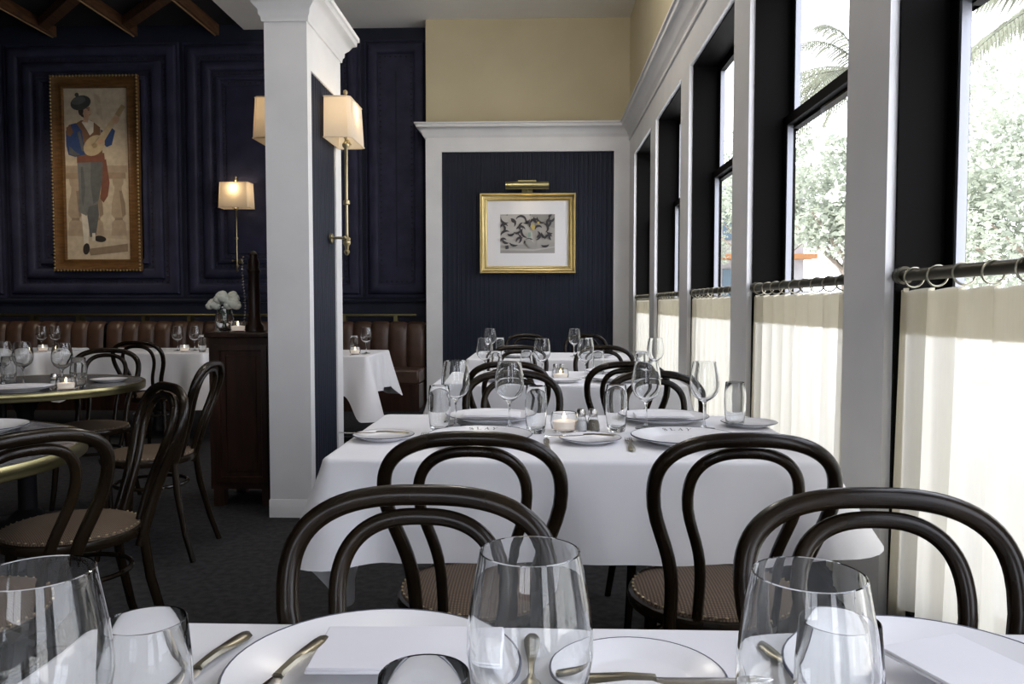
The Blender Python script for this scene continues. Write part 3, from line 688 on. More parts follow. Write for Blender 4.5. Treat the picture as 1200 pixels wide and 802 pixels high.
CL = ['nearest beige sheer cafe curtain, right of the front white post', 'beige sheer cafe curtain between the two nearest white posts, behind the second table', 'beige sheer cafe curtain third from the front along the window wall', 'beige sheer cafe curtain fourth from the front along the window wall', 'farthest narrow-looking beige sheer cafe curtain beside the back wall corner']
RL = ['dark curtain rod with brass rings at the nearest window', 'dark curtain rod with rings at the second window from the front', 'dark curtain rod at the third window from the front', 'dark curtain rod at the fourth window from the front', 'dark curtain rod at the farthest window beside the back corner']
for k in range(5): curtain_set(k, WIN[2 + k], (CL[k], RL[k]))

# ================================================================== BENTWOOD CHAIRS
def hoop_pts(hs, hm, zw, zt, z0, ybase, lean, n=34, ex=2.35):
    pts = []
    def Y(z): t = (z - .46) / .43; return ybase - lean * max(t, -.1) ** 1.0 if t > 0 else ybase - lean * t
    for i in range(12):
        t = i / 12; pts.append((-(hs + (hm - hs) * math.sin(PI / 2 * t) ** 6), Y(z0 + (zw - z0) * t), z0 + (zw - z0) * t))
    for i in range(n + 1):
        a = PI - PI * i / n; c, s = math.cos(a), math.sin(a)
        x = hm * math.copysign(abs(c) ** (2 / ex), c); z = zw + (zt - zw) * abs(s) ** (2 / ex)
        pts.append((x, Y(z), z))
    pts += [(-x, y, z) for (x, y, z) in reversed(pts[:12])]
    return pts
def make_chair(label):
    t = thing('bentwood_chair', label, 'chair')
    MB().tube(hoop_pts(.134, .1865, .762, .882, .40, -.178, .13, ex=2.65), .0155, 10).build('back_frame', 'bentwood', t)
    MB().tube(hoop_pts(.074, .1145, .752, .8535, .455, -.176, .13, ex=2.5), .0125, 10).build('back_hoop', 'bentwood', t)
    R = .205
    MB().lathe([(0, .425), (R - .02, .425), (R, .432), (R + .004, .445), (R, .458), (R - .012, .464), (0, .464)], n=40).build('seat_frame', 'bentwood', t)
    MB().lathe([(R - .006, .458), (R - .01, .468), (R - .03, .476), (R * .6, .486), (R * .3, .490), (0.0001, .491)], n=40).build('seat_pad', 'woven_seat', t)
    nb = MB()
    for k in range(50):
        a = 2 * PI * k / 50; x, y = (R - .011) * math.cos(a), (R - .011) * math.sin(a)
        nb.add([(x + .0045 * math.cos(b), y + .0045 * math.sin(b), .4685) for b in (0, PI / 3, 2 * PI / 3, PI, 4 * PI / 3, 5 * PI / 3)] + [(x * 1.012, y * 1.012, .4725)], [(0, 1, 6), (1, 2, 6), (2, 3, 6), (3, 4, 6), (4, 5, 6), (5, 0, 6)], True)
    nb.build('nailheads', 'old_brass', t, kind='stuff')
    for s in (-1, 1):
        MB().tube([(s * .135, -.170, .44), (s * .146, -.185, .3), (s * .168, -.225, .12), (s * .182, -.262, 0)], [.0155, .0155, .014, .0125], 10).build('leg', 'bentwood', t)
        MB().tube([(s * .128, .135, .43), (s * .132, .142, .3), (s * .142, .155, .14), (s * .155, .175, 0)], [.018, .0165, .0145, .012], 10).build('leg', 'bentwood', t)
    MB().tube([(.158 * math.cos(2 * PI * k / 36), -.012 + .158 * math.sin(2 * PI * k / 36), .325) for k in range(36)], .0085, 8, closed=True).build('leg_ring', 'bentwood', t)
    return t
chair = Maker(make_chair)
GW = 'bentwood chairs at the window tables'; GL = 'bentwood chairs at the left tables'
# facing +y (0) or -y (pi); positions are the seat centre
CH = [
 (-.168, .822, PI, 'dark bentwood chair on the far side of the front table, left', GW),
 (.472, .826, PI, 'dark bentwood chair on the far side of the front table, by the windows', GW),
 (-.140, 1.92, 0, 'dark bentwood chair with its back to us at the second window table, left', GW),
 (.425, 1.92, 0, 'dark bentwood chair with its back to us at the second window table, right', GW),
 (-.105, 2.86, PI, 'dark bentwood chair facing us behind the second window table, left', GW),
 (.455, 2.86, PI, 'dark bentwood chair facing us behind the second window table, right by curtains', GW),
 (-.145, 3.98, 0, 'dark bentwood chair with its back to us at the third window table, left', GW),
 (.410, 3.98, 0, 'dark bentwood chair with its back to us at the third window table, right', GW),
 (-.14, 4.86, PI, 'dark bentwood chair facing us behind the third window table, left', GW),
 (.42, 4.86, PI, 'dark bentwood chair facing us behind the third window table, right', GW),
 (-.12, 6.95, PI, 'farthest dark bentwood chair facing us below the gold-framed print, left', GW),
 (.42, 6.95, PI, 'farthest dark bentwood chair facing us below the gold-framed print, right', GW),
]
for (x, y, r, l, g) in CH: chair((x, y, 0), r, l, g)
def face(dx, dy): return math.atan2(dy, dx) - PI / 2
LC = [
 (-2.56, 4.42, face(.2, -1), 'dark bentwood chair behind the far round table, facing us'),
 (-2.95, 6.00, face(0, 1), 'dark bentwood chair with its back to us at the left cloth-covered banquette table'),
 (-1.83, 3.63, face(-1, -.08), 'dark bentwood chair nearest the mahogany stand, turned to the far round table'),
 (-1.46, 2.40, face(-.7, -.71), 'dark bentwood chair seen in profile between the two round tables'),
 (-1.32, 1.74, face(-.88, .47), 'nearest left bentwood chair, cropped, pulled up to the near round table'),
]
for (x, y, r, l) in LC: chair((x, y, 0), r, l, GL)

# ================================================================== TABLES AND CLOTHS
TZ = .75
def cloth_mesh(a, b, z, drop, corner_extra, flare, left_long=None, waves=1.0, seed=0):
    rnd = random.Random(seed); mb = MB(); cr = .02; per = []
    def side(p, q, n):
        for i in range(n): t = i / n; per.append((p[0] + (q[0] - p[0]) * t, p[1] + (q[1] - p[1]) * t, 0))
    seq = [((a, -b + cr), (a, b - cr), (1, 0)), ((a - cr, b), (-a + cr, b), (0, 1)), ((-a, b - cr), (-a, -b + cr), (-1, 0)), ((-a + cr, -b), (a - cr, -b), (0, -1))]
    P = []; corners = [(a - cr, b - cr), (-a + cr, b - cr), (-a + cr, -b + cr), (a - cr, -b + cr)]
    for si, (p, q, nn) in enumerate(seq):
        m = 46; Ln = math.hypot(q[0] - p[0], q[1] - p[1])
        for i in range(m + 1):
            t = i / m; t = .5 - .5 * math.cos(PI * t) if False else t
            d0 = min(t, 1 - t) * Ln; cw = max(0, 1 - d0 / .16); cid = si if t > .5 else (si - 1) % 4
            P.append((p[0] + (q[0] - p[0]) * t, p[1] + (q[1] - p[1]) * t, nn[0], nn[1], cw, si, t, cid))
        c0 = corners[si]; a0 = math.atan2(nn[1], nn[0])
        for k in range(1, 6):
            an = a0 + PI / 2 * k / 6; P.append((c0[0] + cr * math.cos(an), c0[1] + cr * math.sin(an), math.cos(an), math.sin(an), 1.0, si, 1.0 + k / 6, si))
    n = len(P); rows = 15; vs = []; phs = [rnd.uniform(0, 6.28) for _ in range(8)]
    rr = .012
    for j in range(-3, rows + 1):
        for (x, y, nx, ny, cw, si, t, cid) in P:
            c2 = cw * cw * (3 - 2 * cw)
            if j <= 0:
                an = PI / 2 * (j + 3) / 3; vs.append((x + nx * rr * (math.sin(an)), y + ny * rr * math.sin(an), z - rr + rr * math.cos(an))); continue
            v = j / rows
            dr = drop + corner_extra[cid] * c2
            if left_long and si == 2: dr += left_long * math.sin(PI * min(1, max(0, (t - .12) / .88))) ** 1.3
            s = (x * .9 + y * 1.3)
            wv = waves * (.010 * math.sin(s * 13 + phs[si]) + .006 * math.sin(s * 29 + phs[si + 3])) * v * (1 - c2)
            fl = (flare[cid] if isinstance(flare, tuple) else flare) * c2 * v ** 1.1 * (1.0 + .12 * math.sin(phs[cid])) + .022 * v * (1 - c2)
            cr_ = min(abs(t - .22), abs(t - .5), abs(t - .78)); o = rr + fl + wv + (.004 * (1 - cr_ / .012) * min(1, v * 4) if cr_ < .012 else 0)
            vs.append((x + nx * o, y + ny * o, z - rr - dr * v))
    fs = []
    R_ = rows + 4
    for j in range(R_ - 1):
        for i in range(n): k = (i + 1) % n; fs.append((j * n + i, j * n + k, (j + 1) * n + k, (j + 1) * n + i))
    mb.add(vs, fs, True)
    mb.add([(x, y, z) for (x, y, *_) in P], [tuple(range(n))], False)
    # hem stitched edge: thin return so the linen has thickness
    return mb
def crease_panel(o): return o
def window_table(cx, cy, a, b, label, clabel, ll=None, seed=0, ce=(.05, .05, .05, .05), fl=.09):
    t = thing('dining_table', label, 'table', (cx, cy, 0), 0, 'cloth-covered tables by the windows')
    MB().box((-a, -b, TZ - .032), (a, b, TZ - .004), bev=.005).build('table_top', 'mahogany', t)
    for s in (-1, 1):
        MB().lathe([(0, .03), (.05, .03), (.045, .08), (.03, .12), (.03, .62), (.06, .70), (.10, TZ - .032), (0, TZ - .032)], (s * a * .5, 0, 0), 16).build('pedestal', 'black_iron', t)
        MB().box((s * a * .5 - .04, -b * .75, 0), (s * a * .5 + .04, b * .75, .03)).box((s * a * .5 - .22, -.04, 0), (s * a * .5 + .22, .04, .031)).build('foot', 'black_iron', t)
    c = cloth_mesh(a, b, TZ + .001, .252, ce, fl, ll, seed=seed).build('tablecloth', 'linen'); c.location = (cx, cy, 0)
    tag(c, clabel, 'tablecloth', 'white tablecloths on the window tables')
window_table(.11, .55, .66, .425, 'dining table under the nearest white cloth, at the bottom edge', 'nearest white tablecloth, under the large foreground glasses', seed=1)
window_table(.095, 2.485, .66, .425, 'dining table under the second white cloth from the front', 'white tablecloth of the second window table, draped behind two chair backs', .27, 2, (.06, .04, .0, -.05), (.09, .09, .10, .115))
window_table(.10, 4.43, .64, .425, 'dining table under the third white cloth from the front', 'white tablecloth of the third window table, seen between chair hoops', seed=3)
window_table(.10, 6.36, .64, .425, 'dining table under the farthest white cloth by the windows', 'white tablecloth of the farthest window table below the gold-framed print', seed=4)

def banquette_table(x0, x1, y0, y1, label, clabel, seed, ce, fl):
    cx, cy, a, b = (x0 + x1) / 2, (y0 + y1) / 2, (x1 - x0) / 2, (y1 - y0) / 2
    t = thing('banquette_table', label, 'table', (cx, cy, 0), 0, 'cloth-covered tables along the banquettes')
    MB().box((-a, -b, TZ - .032), (a, b, TZ - .004), bev=.005).build('table_top', 'mahogany', t)
    MB().lathe([(0, .03), (.05, .03), (.03, .12), (.03, .62), (.10, TZ - .032), (0, TZ - .032)], n=14).build('pedestal', 'black_iron', t)
    MB().box((-.3, -.04, 0), (.3, .04, .03)).box((-.04, -.3, 0), (.04, .3, .031)).build('foot', 'black_iron', t)
    c = cloth_mesh(a, b, TZ + .001, .30, ce, fl, None, seed=seed, waves=1.6).build('tablecloth', 'linen'); c.location = (cx, cy, 0)
    tag(c, clabel, 'tablecloth', 'white tablecloths along the banquettes')
banquette_table(-2.25, -1.37, 6.25, 7.15, 'small table under white cloth right of the white pillar', 'white tablecloth with hanging corner points right of the white pillar', 5, (.10, .1, .1, .20), .13)
banquette_table(-4.05, -2.85, 6.62, 7.42, 'banquette table under white cloth left of the mahogany stand', 'white tablecloth behind the chair hoops, left of the mahogany stand', 6, (.1, .1, .1, .16), .10)
banquette_table(-5.45, -4.30, 6.62, 7.42, 'banquette table at the left edge, below the lute player painting', 'white tablecloth at the left edge, below the lute player painting', 7, (.1, .1, .1, .1), .08)

def round_table(x, y, r, label):
    t = thing('round_table', label, 'table', (x, y, 0), 0, 'round brass-edged tables')
    MB().lathe([(0, TZ - .04), (r - .012, TZ - .04), (r - .012, TZ), (0, TZ)], n=72, smooth=False).build('stone_top', 'stone_top', t)
    MB().lathe([(r - .012, TZ - .039), (r - .002, TZ - .039), (r, TZ - .035), (r - .002, TZ - .028), (r + .001, TZ - .021), (r + .001, TZ - .006), (r - .002, TZ + .001), (r - .012, TZ + .001)], n=72, closed=True).build('brass_edge', 'brass', t)
    MB().lathe([(0, 0), (.26, 0), (.26, .02), (.1, .05), (.045, .1), (.04, .6), (.09, .69), (.2, TZ - .04), (0, TZ - .04)], n=24).build('pedestal', 'black_iron', t)
round_table(-2.66, 4.0, .57, 'far round stone table with brass edge, crowded with glasses')
round_table(-1.97, 2.08, .655, 'near round stone table with brass edge cropped by the left frame')

# ================================================================== TABLEWARE
def make_wine(label):
    t = thing('wine_glass', label, 'wine glass')
    out = [(.0345, 0), (.036, .0012), (.034, .0028), (.02, .0042), (.008, .0075), (.0045, .014), (.0036, .03), (.0035, .068), (.0042, .08), (.009, .089), (.021, .096), (.036, .108), (.0450, .125), (.0480, .143), (.0475, .160), (.0448, .182), (.0410, .203), (.0380, .219)]
    inn = [(.0370, .2196), (.0364, .219), (.0394, .203), (.0432, .182), (.0460, .160), (.0465, .143), (.0435, .126), (.0345, .110), (.0195, .0985), (.008, .0935), (0.0002, .092)]
    MB().lathe([(0.0002, 0)] + out + inn, n=40).build('glass_body', 'glass', t)
    return t
def make_tumbler(label):
    t = thing('tumbler', label, 'tumbler')
    out = [(0.0002, 0), (.026, 0), (.0285, .003), (.031, .02), (.0345, .06), (.0355, .085), (.0345, .115), (.0315, .149)]
    inn = [(.0306, .1498), (.0299, .149), (.033, .115), (.034, .085), (.0328, .06), (.0288, .026), (.026, .018), (.02, .014), (0.0002, .0125)]
    MB().lathe(out + inn, n=36).build('glass_body', 'glass', t)
    return t
LET = {   # serif letter outlines as strokes on a 0..1 box (lists of convex polygons)
 'L': [[(.12, 0), (.28, 0), (.28, 1), (.12, 1)], [(0, .95), (.4, .95), (.4, 1), (0, 1)], [(0, 0), (.8, 0), (.8, .07), (0, .07)], [(.74, 0), (.8, 0), (.82, .3), (.77, .3)]],
 'A': [[(.1, 0), (.17, 0), (.50, .92), (.46, 1)], [(.72, 0), (.90, 0), (.54, 1), (.42, 1)], [(.24, .3), (.74, .3), (.72, .37), (.26, .37)], [(0, 0), (.28, 0), (.28, .05), (0, .05)], [(.62, 0), (1, 0), (1, .05), (.62, .05)]],
 'Y': [[(.42, 0), (.58, 0), (.58, .5), (.42, .5)], [(.42, .48), (.58, .48), (.26, 1), (.10, 1)], [(.47, .48), (.58, .5), (.90, 1), (.82, 1)], [(0, .95), (.38, .95), (.38, 1), (0, 1)], [(.68, .95), (1, .95), (1, 1), (.68, 1)], [(.3, 0), (.7, 0), (.7, .05), (.3, .05)]],
}
def s_letter():
    c = [(.62, .80), (.52, .95), (.36, 1.0), (.2, .95), (.12, .80), (.16, .64), (.34, .54), (.5, .46), (.66, .34), (.66, .16), (.54, .04), (.36, 0), (.18, .05), (.08, .2)]
    res = []
    for i in range(len(c) - 1):
        (x0, y0), (x1, y1) = c[i], c[i + 1]; wd = .035 + .07 * math.exp(-((i - 6.5) / 2.6) ** 2)
        d = math.hypot(x1 - x0, y1 - y0); nx, ny = -(y1 - y0) / d * wd, (x1 - x0) / d * wd
        res.append([(x0 + nx, y0 + ny), (x1 + nx, y1 + ny), (x1 - nx, y1 - ny), (x0 - nx, y0 - ny)])
    res.append([(.58, .74), (.66, .74), (.66, .98), (.6, .98)]); res.append([(.06, .02), (.12, .02), (.14, .28), (.06, .28)])
    return res
LET['S'] = s_letter()
def make_plate(label, R=.155):
    t = thing('dinner_plate', label, 'plate')
    k = R / .155
    prof = [(.0001, .004), (.085 * k, .004), (.09 * k, .001), (.094 * k, .004), (.12 * k, .012), (R - .002, .0215), (R, .0235), (R - .002, .0252), (.12 * k, .0165), (.10 * k, .0105), (.09 * k, .008), (.0001, .0075)]
    MB().lathe(prof, n=56).build('plate_body', 'china', t)
    MB().lathe([(R - .0026, .0240), (R + .0004, .0228), (R + .0006, .0240), (R - .001, .0258), (R - .0024, .0256)], n=56, closed=True).build('rim_line', 'rim_blue', t)
    mb = MB(); hgt = .0185; r0 = .128
    for i, chh in enumerate('SLAY'):
        cen = math.radians(90 - (i - 1.5) * 10.4)
        for poly in LET[chh]:
            vs = []
            for (u, v) in poly:
                rr = r0 + (v - .35) * hgt; an = cen - (u - .45) * hgt * .95 / r0
                z = .0165 + (rr - .12) * (.0252 - .0165) / (.153 - .12) + .0006
                vs.append((rr * math.cos(an), rr * math.sin(an), z))
            mb.add(vs, [tuple(range(len(vs)))])
    mb.build('lettering', 'letter_ink', t)
    return t
def make_bread(label):
    t = thing('bread_plate', label, 'plate'); R = .092
    MB().lathe([(.0001, .003), (.05, .003), (.055, .001), (.058, .003), (.075, .009), (R - .002, .0145), (R, .016), (R - .002, .0172), (.072, .0125), (.06, .0075), (.054, .006), (.0001, .0055)], n=48).build('plate_body', 'china', t)
    MB().lathe([(R - .0020, .0168), (R + .0004, .0155), (R + .0005, .0165), (R - .001, .0177), (R - .0020, .0177)], n=48, closed=True).build('rim_line', 'rim_blue', t)
    return t
def make_napkin(label):
    t = thing('folded_napkin', label, 'napkin')
    mb = MB()
    for k in range(2):
        z = .0 + k * .0031; e = .0012 * k
        mb.box((-.055 + e, -.10 + e, z), (.055 - e * .5, .10 - e, z + .003), bev=.0013)
    mb.build('linen_fold', 'napkin_linen', t)
    return t
def blade_strip(pts, t):     # pts: (y, half width, z) centre line
    vs = []; fs = []; n = len(pts)
    for (y, wd, z) in pts:
        vs += [(-wd, y, z), (-wd * .6, y, z + t), (wd * .6, y, z + t), (wd, y, z), (0, y, z - t * .3)]
    for i in range(n - 1):
        for k in range(5): fs.append((i * 5 + k, i * 5 + (k + 1) % 5, i * 5 + 5 + (k + 1) % 5, i * 5 + 5 + k))
    fs += [tuple(range(5)), tuple(range((n - 1) * 5, n * 5))]
    return vs, fs
HANDLE = [(-.10, .0035, .003), (-.097, .0085, .003), (-.085, .0112, .0035), (-.06, .0098, .005), (-.03, .0066, .007), (-.005, .0042, .008)]
def make_fork(label):
    t = thing('fork', label, 'fork')
    v, f = blade_strip(HANDLE + [(.02, .0034, .0085), (.035, .006, .0075), (.045, .0112, .006), (.055, .0122, .0045)], .0028)
    MB().add(v, f, True).build('handle', 'antique_steel', t)
    for k in range(4):
        x = -.0093 + k * .0062
        MB().tube([(x, .053, .0050), (x, .07, .0035), (x, .085, .0045), (x * .95, .098, .0075)], [.0019, .0018, .0016, .0009], 6).build('tine', 'antique_steel', t)
    return t
def make_knife(label):
    t = thing('table_knife', label, 'knife')
    v, f = blade_strip(HANDLE[:5] + [(-.005, .0055, .006), (.0, .007, .005)], .0035); MB().add(v, f, True).build('handle', 'antique_steel', t)
    v, f = blade_strip([(.0, .006, .0045), (.01, .0085, .003), (.05, .0098, .0025), (.09, .0095, .0025), (.108, .007, .0025), (.116, .002, .0025)], .0012); MB().add(v, f, False).build('blade', 'steel', t)
    return t
def make_shaker(fill):
    def f(label):
        t = thing('shaker', label, 'shaker')
        MB().lathe([(.0001, 0), (.019, 0), (.022, .006), (.022, .02), (.017, .04), (.0135, .052), (.0120, .052), (.0150, .04), (.0200, .02), (.0195, .007), (.0001, .005)], n=20).build('glass_jar', 'glass', t)
        MB().lathe([(.0001, .0055), (.0185, .0075), (.0192, .02), (.0150, .038), (.0001, .038)], n=16).build('contents', fill, t)
        MB().lathe([(.0145, .050), (.0150, .052), (.0150, .066), (.012, .0745), (.0001, .076)], n=18).build('metal_cap', 'steel', t)
        return t
    return f
def make_votive(label):
    t = thing('votive_candle', label, 'candle'); votive_parts(t, .040, .062); return t
wine, tumb, plate, bread, napkin, fork, knife = Maker(make_wine), Maker(make_tumbler), Maker(make_plate), Maker(make_bread), Maker(make_napkin), Maker(make_fork), Maker(make_knife)
salt, pepper, votive = Maker(make_shaker('salt')), Maker(make_shaker('pepper')), Maker(make_votive)
TT = TZ + .0012       # cloth surface

# --- front table
G1 = 'tableware on the front table'
for (px, Y, l) in ((42, .53, 'large wine glass cropped by the left edge in the foreground'), (621, .59, 'large wine glass in the middle of the foreground'), (948, .545, 'large wine glass in the right foreground behind a tumbler')):
    wine((atY(px, Y, .97).x, Y, TT), 0, l, G1)
for (px, Y, l) in ((171, .62, 'foreground tumbler right of the cropped left wine glass'), (497, .535, 'tumbler at the bottom edge over the napkin plate'), (984, .640, 'foreground tumbler overlapping the right wine glass')):
    tumb((atY(px, Y, .90).x, Y, TT), 0, l, G1)
plate((-.174, .815, TT), PI, 'dinner plate with dark rim and napkin at the bottom left of centre', G1)
plate((.41, .815, TT), PI, 'dinner plate with dark rim at the bottom right corner', G1)
napkin((-.142, .845, TT + .0262), PI / 2 + .03, 'white folded napkin on the bottom left-of-centre plate', G1)
napkin((.455, .79, TT + .0262), .35, 'white folded napkin on the bottom right plate', G1)
bread((.105, .822, TT), 0, 'bread plate with dark rim in front of the foreground middle', G1)
fork((-.008, .845, TT), PI, 'fork between the napkin plate and bread plate at bottom', G1)
fork((.278, .845, TT), PI + .25, 'fork seen through the right foreground wine glass', G1)
knife((-.375, .842, TT), PI - .20, 'knife left of the bottom napkin plate', G1)
knife((.12, .800, TT + .0165), -PI / 2 + .02, 'butter knife lying across the foreground bread plate', G1)
knife((-.262, .772, TT + .0262), PI - .22, 'knife resting on the bottom plate beside the napkin', G1)

# --- second table
G2 = 'tableware on the second window table'
def on(px, py): p = at(px, py, TZ); return (p.x, p.y, TT)
wine(on(534, 500), 0, 'leftmost wine glass on the second window table', G2)
wine(on(597, 503), 0, 'wine glass in front of the left far chair on the second table', G2)
wine(on(757, 503), 0, 'wine glass between the shakers and the windows on the second table', G2)
wine(on(825, 503), 0, 'rightmost wine glass on the second table, against the curtain', G2)
tumb(on(515, 507.5), 0, 'leftmost tumbler on the second window table', G2)
tumb(on(628, 508), 0, 'tumbler left of the lit votive on the second table', G2)
tumb(on(722, 506), 0, 'tumbler right of the pepper shaker on the second table', G2)
tumb(on(861, 501), 0, 'rightmost tumbler on the second table, against the curtain', G2)
votive(on(661, 506), 0, 'lit glass votive beside the shakers on the second table', G2)
salt(on(681, 507), 0, 'white salt shaker with metal cap on the second table', G2)
pepper(on(695, 507), 0, 'pepper shaker with metal cap on the second table', G2)
plate((-.175, 2.33, TT), 0, 'lettered dinner plate behind the left chair back on the second table', G2)
plate((.425, 2.33, TT), 0, 'lettered dinner plate behind the right chair back on the second table', G2)
plate((-.165, 2.752, TT), PI, 'dinner plate on the far left side of the second table', G2)
plate((.43, 2.752, TT), PI, 'dinner plate on the far right side of the second table', G2)
napkin((-.165, 2.752, TT + .021), PI / 2, 'folded napkin on the far left plate of the second table', G2)
napkin((.43, 2.752, TT + .021), PI / 2, 'folded napkin on the far right plate of the second table', G2)
bread((-.468, 2.36, TT), 0, 'bread plate near the left edge of the second table', G2)
bread((.15, 2.33, TT), 0, 'bread plate in front of the votive on the second table', G2)
bread((.70, 2.66, TT), 0, 'bread plate by the curtain at the right end of the second table', G2)
knife((-.49, 2.36, TT + .0165), PI / 2 - .04, 'butter knife across the left bread plate of the second table', G2)
knife((.13, 2.33, TT + .0165), PI / 2 + .03, 'butter knife across the bread plate in front of the votive', G2)
fork((-.355, 2.35, TT), 0, 'fork left of the lettered left plate on the second table', G2)
fork((.262, 2.28, TT), -.05, 'fork left of the lettered right plate on the second table', G2)
knife((.625, 2.25, TT), 0, 'knife right of the lettered right plate on the second table', G2)
knife((.022, 2.27, TT), 0, 'knife right of the lettered left plate on the second table', G2)

# --- third table
G3 = 'tableware on the third window table'
def row(px, Y): return (atY(px, Y, .85).x, Y, TT)
wine(row(568, 4.50), 0, 'leftmost wine glass on the third window table', G3)
wine(row(635, 4.40), 0, 'wine glass left of the shakers on the third table', G3)
wine(row(686, 4.40), 0, 'wine glass right of the shakers on the third table', G3)
wine(row(768, 4.50), 0, 'wine glass by the curtain on the third table', G3)
tumb(row(581, 4.40), 0, 'leftmost tumbler on the third window table', G3)
tumb(row(617, 4.50), 0, 'tumbler left of the second wine glass on the third table', G3)
tumb(row(701, 4.45), 0, 'tumbler right of the shakers on the third table', G3)
tumb(row(751, 4.40), 0, 'rightmost tumbler on the third table by the curtain', G3)
salt(row(651, 4.46), 0, 'white salt shaker on the third window table', G3)
pepper(row(658, 4.46), 0, 'pepper shaker on the third window table', G3)
votive(row(657, 4.28), 0, 'lit votive in front of the shakers on the third table', G3)
for (x, y, r, l) in ((-.145, 4.22, 0, 'near left'), (.415, 4.22, 0, 'near right'), (-.14, 4.66, PI, 'far left'), (.42, 4.66, PI, 'far right')):
    plate((x, y, TT), r, 'dinner plate on the %s side of the third window table' % l, G3)
    if r: napkin((x, y, TT + .021), PI / 2, 'folded napkin on the %s plate of the third table' % l, G3)
bread((.13, 4.16, TT), 0, 'bread plate in the middle of the third table, near edge', G3)

# --- farthest table
G4 = 'tableware on the farthest window table'
wine(row(574.5, 6.3), 0, 'leftmost wine glass on the farthest window table', G4)
wine(row(673, 6.3), 0, 'wine glass in the middle of the farthest window table', G4)
tumb(row(586, 6.25), 0, 'tumbler on the left of the farthest window table', G4)
tumb(row(690, 6.25), 0, 'tumbler on the right of the farthest window table', G4)
for (x, y, r, l) in ((-.14, 6.15, 0, 'near left'), (.42, 6.15, 0, 'near right')): plate((x, y, TT), r, 'dinner plate on the %s side of the farthest window table' % l, G4)

# --- small table right of the pillar
G5 = 'tableware on the small table right of the pillar'
wine(row(429, 6.62), 0, 'wine glass on the small table right of the pillar', G5)
tumb(row(415, 6.62), 0, 'tumbler on the small table right of the pillar', G5)
votive(row(416, 6.48), 0, 'lit votive on the small table right of the pillar', G5)
fork(row(420, 6.40), -.5, 'fork on the small table right of the pillar', G5)

# --- banquette tables on the left
G6 = 'tableware on the left banquette tables'
wine(row(208, 6.95), 0, 'left wine glass on the banquette table beside the mahogany stand', G6)
wine(row(228, 6.95), 0, 'right wine glass on the banquette table beside the mahogany stand', G6)
votive(row(216, 6.80), 0, 'lit votive between the two wine glasses left of the mahogany stand', G6)
tumb(row(237, 6.74), 0, 'tumbler at the right end of the banquette table by the stand', G6)
votive(row(50, 6.78), 0, 'lit votive on the banquette table below the lute player painting', G6)
wine(row(49, 6.95), 0, 'left wine glass on the banquette table below the lute player painting', G6)
wine(row(65, 6.95), 0, 'right wine glass on the banquette table below the lute player painting', G6)
napkin(row(94, 6.95), PI / 2, 'folded napkin on the banquette table behind the far round table', G6)

# --- far round table
G7 = 'tableware on the far round table'
wine(row(73, 3.82), 0, 'rightmost wine glass on the far round table, above the votive', G7)
wine(row(27, 3.92), 0, 'middle wine glass on the far round table', G7)
wine(row(4, 3.95), 0, 'wine glass on the far round table at the left frame edge', G7)
tumb(row(92, 3.78), 0, 'tumbler right of the votive on the far round table', G7)
tumb(row(10, 3.86), 0, 'tumbler at the left frame edge on the far round table', G7)
votive(row(77, 3.70), 0, 'lit votive at the brass edge of the far round table', G7)
salt(row(63, 3.74), 0, 'salt shaker left of the votive on the far round table', G7)
plate(row(20, 3.62), PI / 2, 'dinner plate at the near edge of the far round table', G7)
napkin((row(32, 3.62)[0], 3.62, TT + .0262), PI / 2 + .1, 'folded napkin on the near plate of the far round table', G7)
bread((-2.27, 4.10, TT), 0, 'bread plate at the right end of the far round table', G7)
# --- near round table
G8 = 'tableware on the near round table'
plate((-1.785, 2.43, TT), -PI / 2 + .3, 'dinner plate at the left frame edge on the near round table', G8)
knife((-1.53, 2.30, TT), .3, 'knife by the plate on the near round table', G8)
fork((-1.50, 2.02, TT), .5, 'fork at the left frame edge on the near round table', G8)

# ================================================================== OUTSIDE
MB().box((1.45, -20, -.3), (60, 90, -.12)).build('ground', 'pavement', kind='structure')
def tree(label, x, y, hz, r, n, seed, leaf=.16, squash=.85):
    rnd = random.Random(seed); t = thing('street_tree', label, 'tree', (x, y, -.12), 0, 'trees outside the windows')
    tk = MB().tube([(0, 0, 0), (.05, .02, hz * .3), (-.05, .05, hz * .6), (0, 0, hz)], [.16, .13, .10, .05], 10)
    for k in range(7):
        a = k * .9; tk.tube([(0, .02, hz * (.45 + .05 * k)), (r * .35 * math.cos(a), r * .35 * math.sin(a), hz * (.6 + .05 * k)), (r * .7 * math.cos(a), r * .7 * math.sin(a), hz * (.75 + .05 * k))], [.05, .035, .015], 6)
    tk.build('trunk', 'bark', t)
    mb = MB(); cl = [(rnd.gauss(0, r * .5), rnd.gauss(0, r * .5), hz + rnd.gauss(0, r * .42) * squash, rnd.uniform(.35, .6) * r * .7) for _ in range(26)]
    for _ in range(n):
        c = rnd.choice(cl); u, v = rnd.uniform(0, 6.283), math.acos(rnd.uniform(-1, 1)); q = c[3] * rnd.uniform(.55, 1)
        p = Vector((c[0] + q * math.sin(v) * math.cos(u), c[1] + q * math.sin(v) * math.sin(u), c[2] + q * math.cos(v)))
        d = Vector((rnd.gauss(0, 1), rnd.gauss(0, 1), rnd.gauss(0, .6))).normalized(); e = d.cross(Vector((rnd.gauss(0, 1), rnd.gauss(0, 1), rnd.gauss(0, 1)))).normalized(); l = leaf * rnd.uniform(.6, 1.2)
        mb.add([p, p + d * l * .5 + e * l * .26, p + d * l, p + d * l * .5 - e * l * .26], [(0, 1, 2, 3)])
    mb.build('foliage', 'foliage', t, kind='stuff')
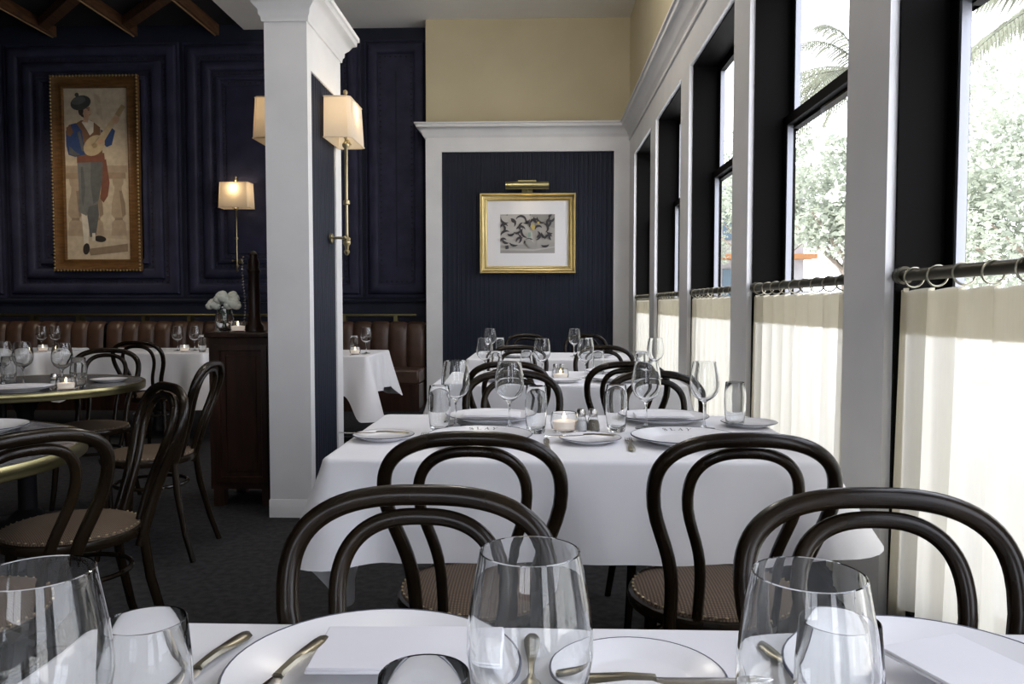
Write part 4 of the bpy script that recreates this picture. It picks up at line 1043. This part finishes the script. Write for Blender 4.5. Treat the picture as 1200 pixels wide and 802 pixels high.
def palm(label, x, y, hz, n, ln, seed, lean=(0, 0)):
    rnd = random.Random(seed); t = thing('palm_tree', label, 'palm', (x, y, -.12), 0, 'palms outside the windows')
    tk = []; 
    for k in range(24): tk += [(.15 + .035 * (k % 2), hz * k / 24)]
    MB().lathe([(0, 0)] + tk + [(.12, hz), (0, hz + .1)], n=12).build('trunk', 'bark', t)
    for k in range(n):
        a = 2 * PI * k / n + rnd.uniform(-.15, .15); el = rnd.uniform(-.2, 1.0); L_ = ln * rnd.uniform(.85, 1.1); mb = MB(); sp = []
        for i in range(15):
            s = i / 14 * L_; dz = s * math.sin(el) - .16 * s * s * (1.1 - .3 * el); rr_ = s * math.cos(el) * (1 - .04 * s)
            sp.append(Vector((rr_ * math.cos(a), rr_ * math.sin(a), hz + dz)))
        mb.tube(sp, [.022 - .0013 * i for i in range(15)], 5)
        for i in range(2, 15):
            for h in range(3):
                p = sp[i - 1].lerp(sp[i], h / 3); tg = (sp[i] - sp[i - 1]).normalized(); sd = tg.cross(Vector((0, 0, 1))).normalized()
                w_ = (.62 - .030 * i) * (ln / 2.4)
                for s_ in (-1, 1):
                    tip = p + sd * s_ * w_ * .55 + tg * w_ * .5 - Vector((0, 0, w_ * .75 * rnd.uniform(.6, 1.1)))
                    md = p.lerp(tip, .45) + Vector((0, 0, .05)); q = tg * .018
                    mb.add([p - q, p + q, md + q * 1.3, tip, md - q * 1.3], [(0, 1, 2, 3, 4)])
        mb.build('frond', 'frond', t)
palm('palm with drooping fronds at the top of the nearest window', 6.55, 9.6, 5.0, 18, 2.3, 1)
palm('tall palm whose fronds fill the top of the second window', 8.5, 21.0, 7.2, 26, 3.6, 2)
tree('leafy tree low behind the nearest window pane', 9.5, 15.4, 3.0, 2.4, 11000, 3)
tree('round leafy tree in the lower sash of the second window', 5.1, 13.2, 2.9, 1.25, 6000, 4, .13)
tree('leafy tree farther along, behind the second and third windows', 7.6, 28.5, 4.6, 2.4, 7000, 5, .22)
tree('large leafy tree behind the first palm', 17.5, 25.5, 5.8, 3.6, 9000, 6, .26)
t = thing('house', 'pale building across the street beyond the third window', 'building', (6.8, 36, -.12))
MB().box((-3, 0, 0), (5, 8, 7.5)).build('facade', 'pale_render', t)
for i in range(4):
    for j in range(2): f_ = MB().box((-2.4 + 1.9 * i, -.06, 1.0 + 3.2 * j), (-1.2 + 1.9 * i, 0, 2.9 + 3.2 * j)).build('window', 'street_glass', t)
MB().box((-3.3, -1.2, 3.3), (5.2, -.0, 3.5)).build('awning', 'terracotta', t)
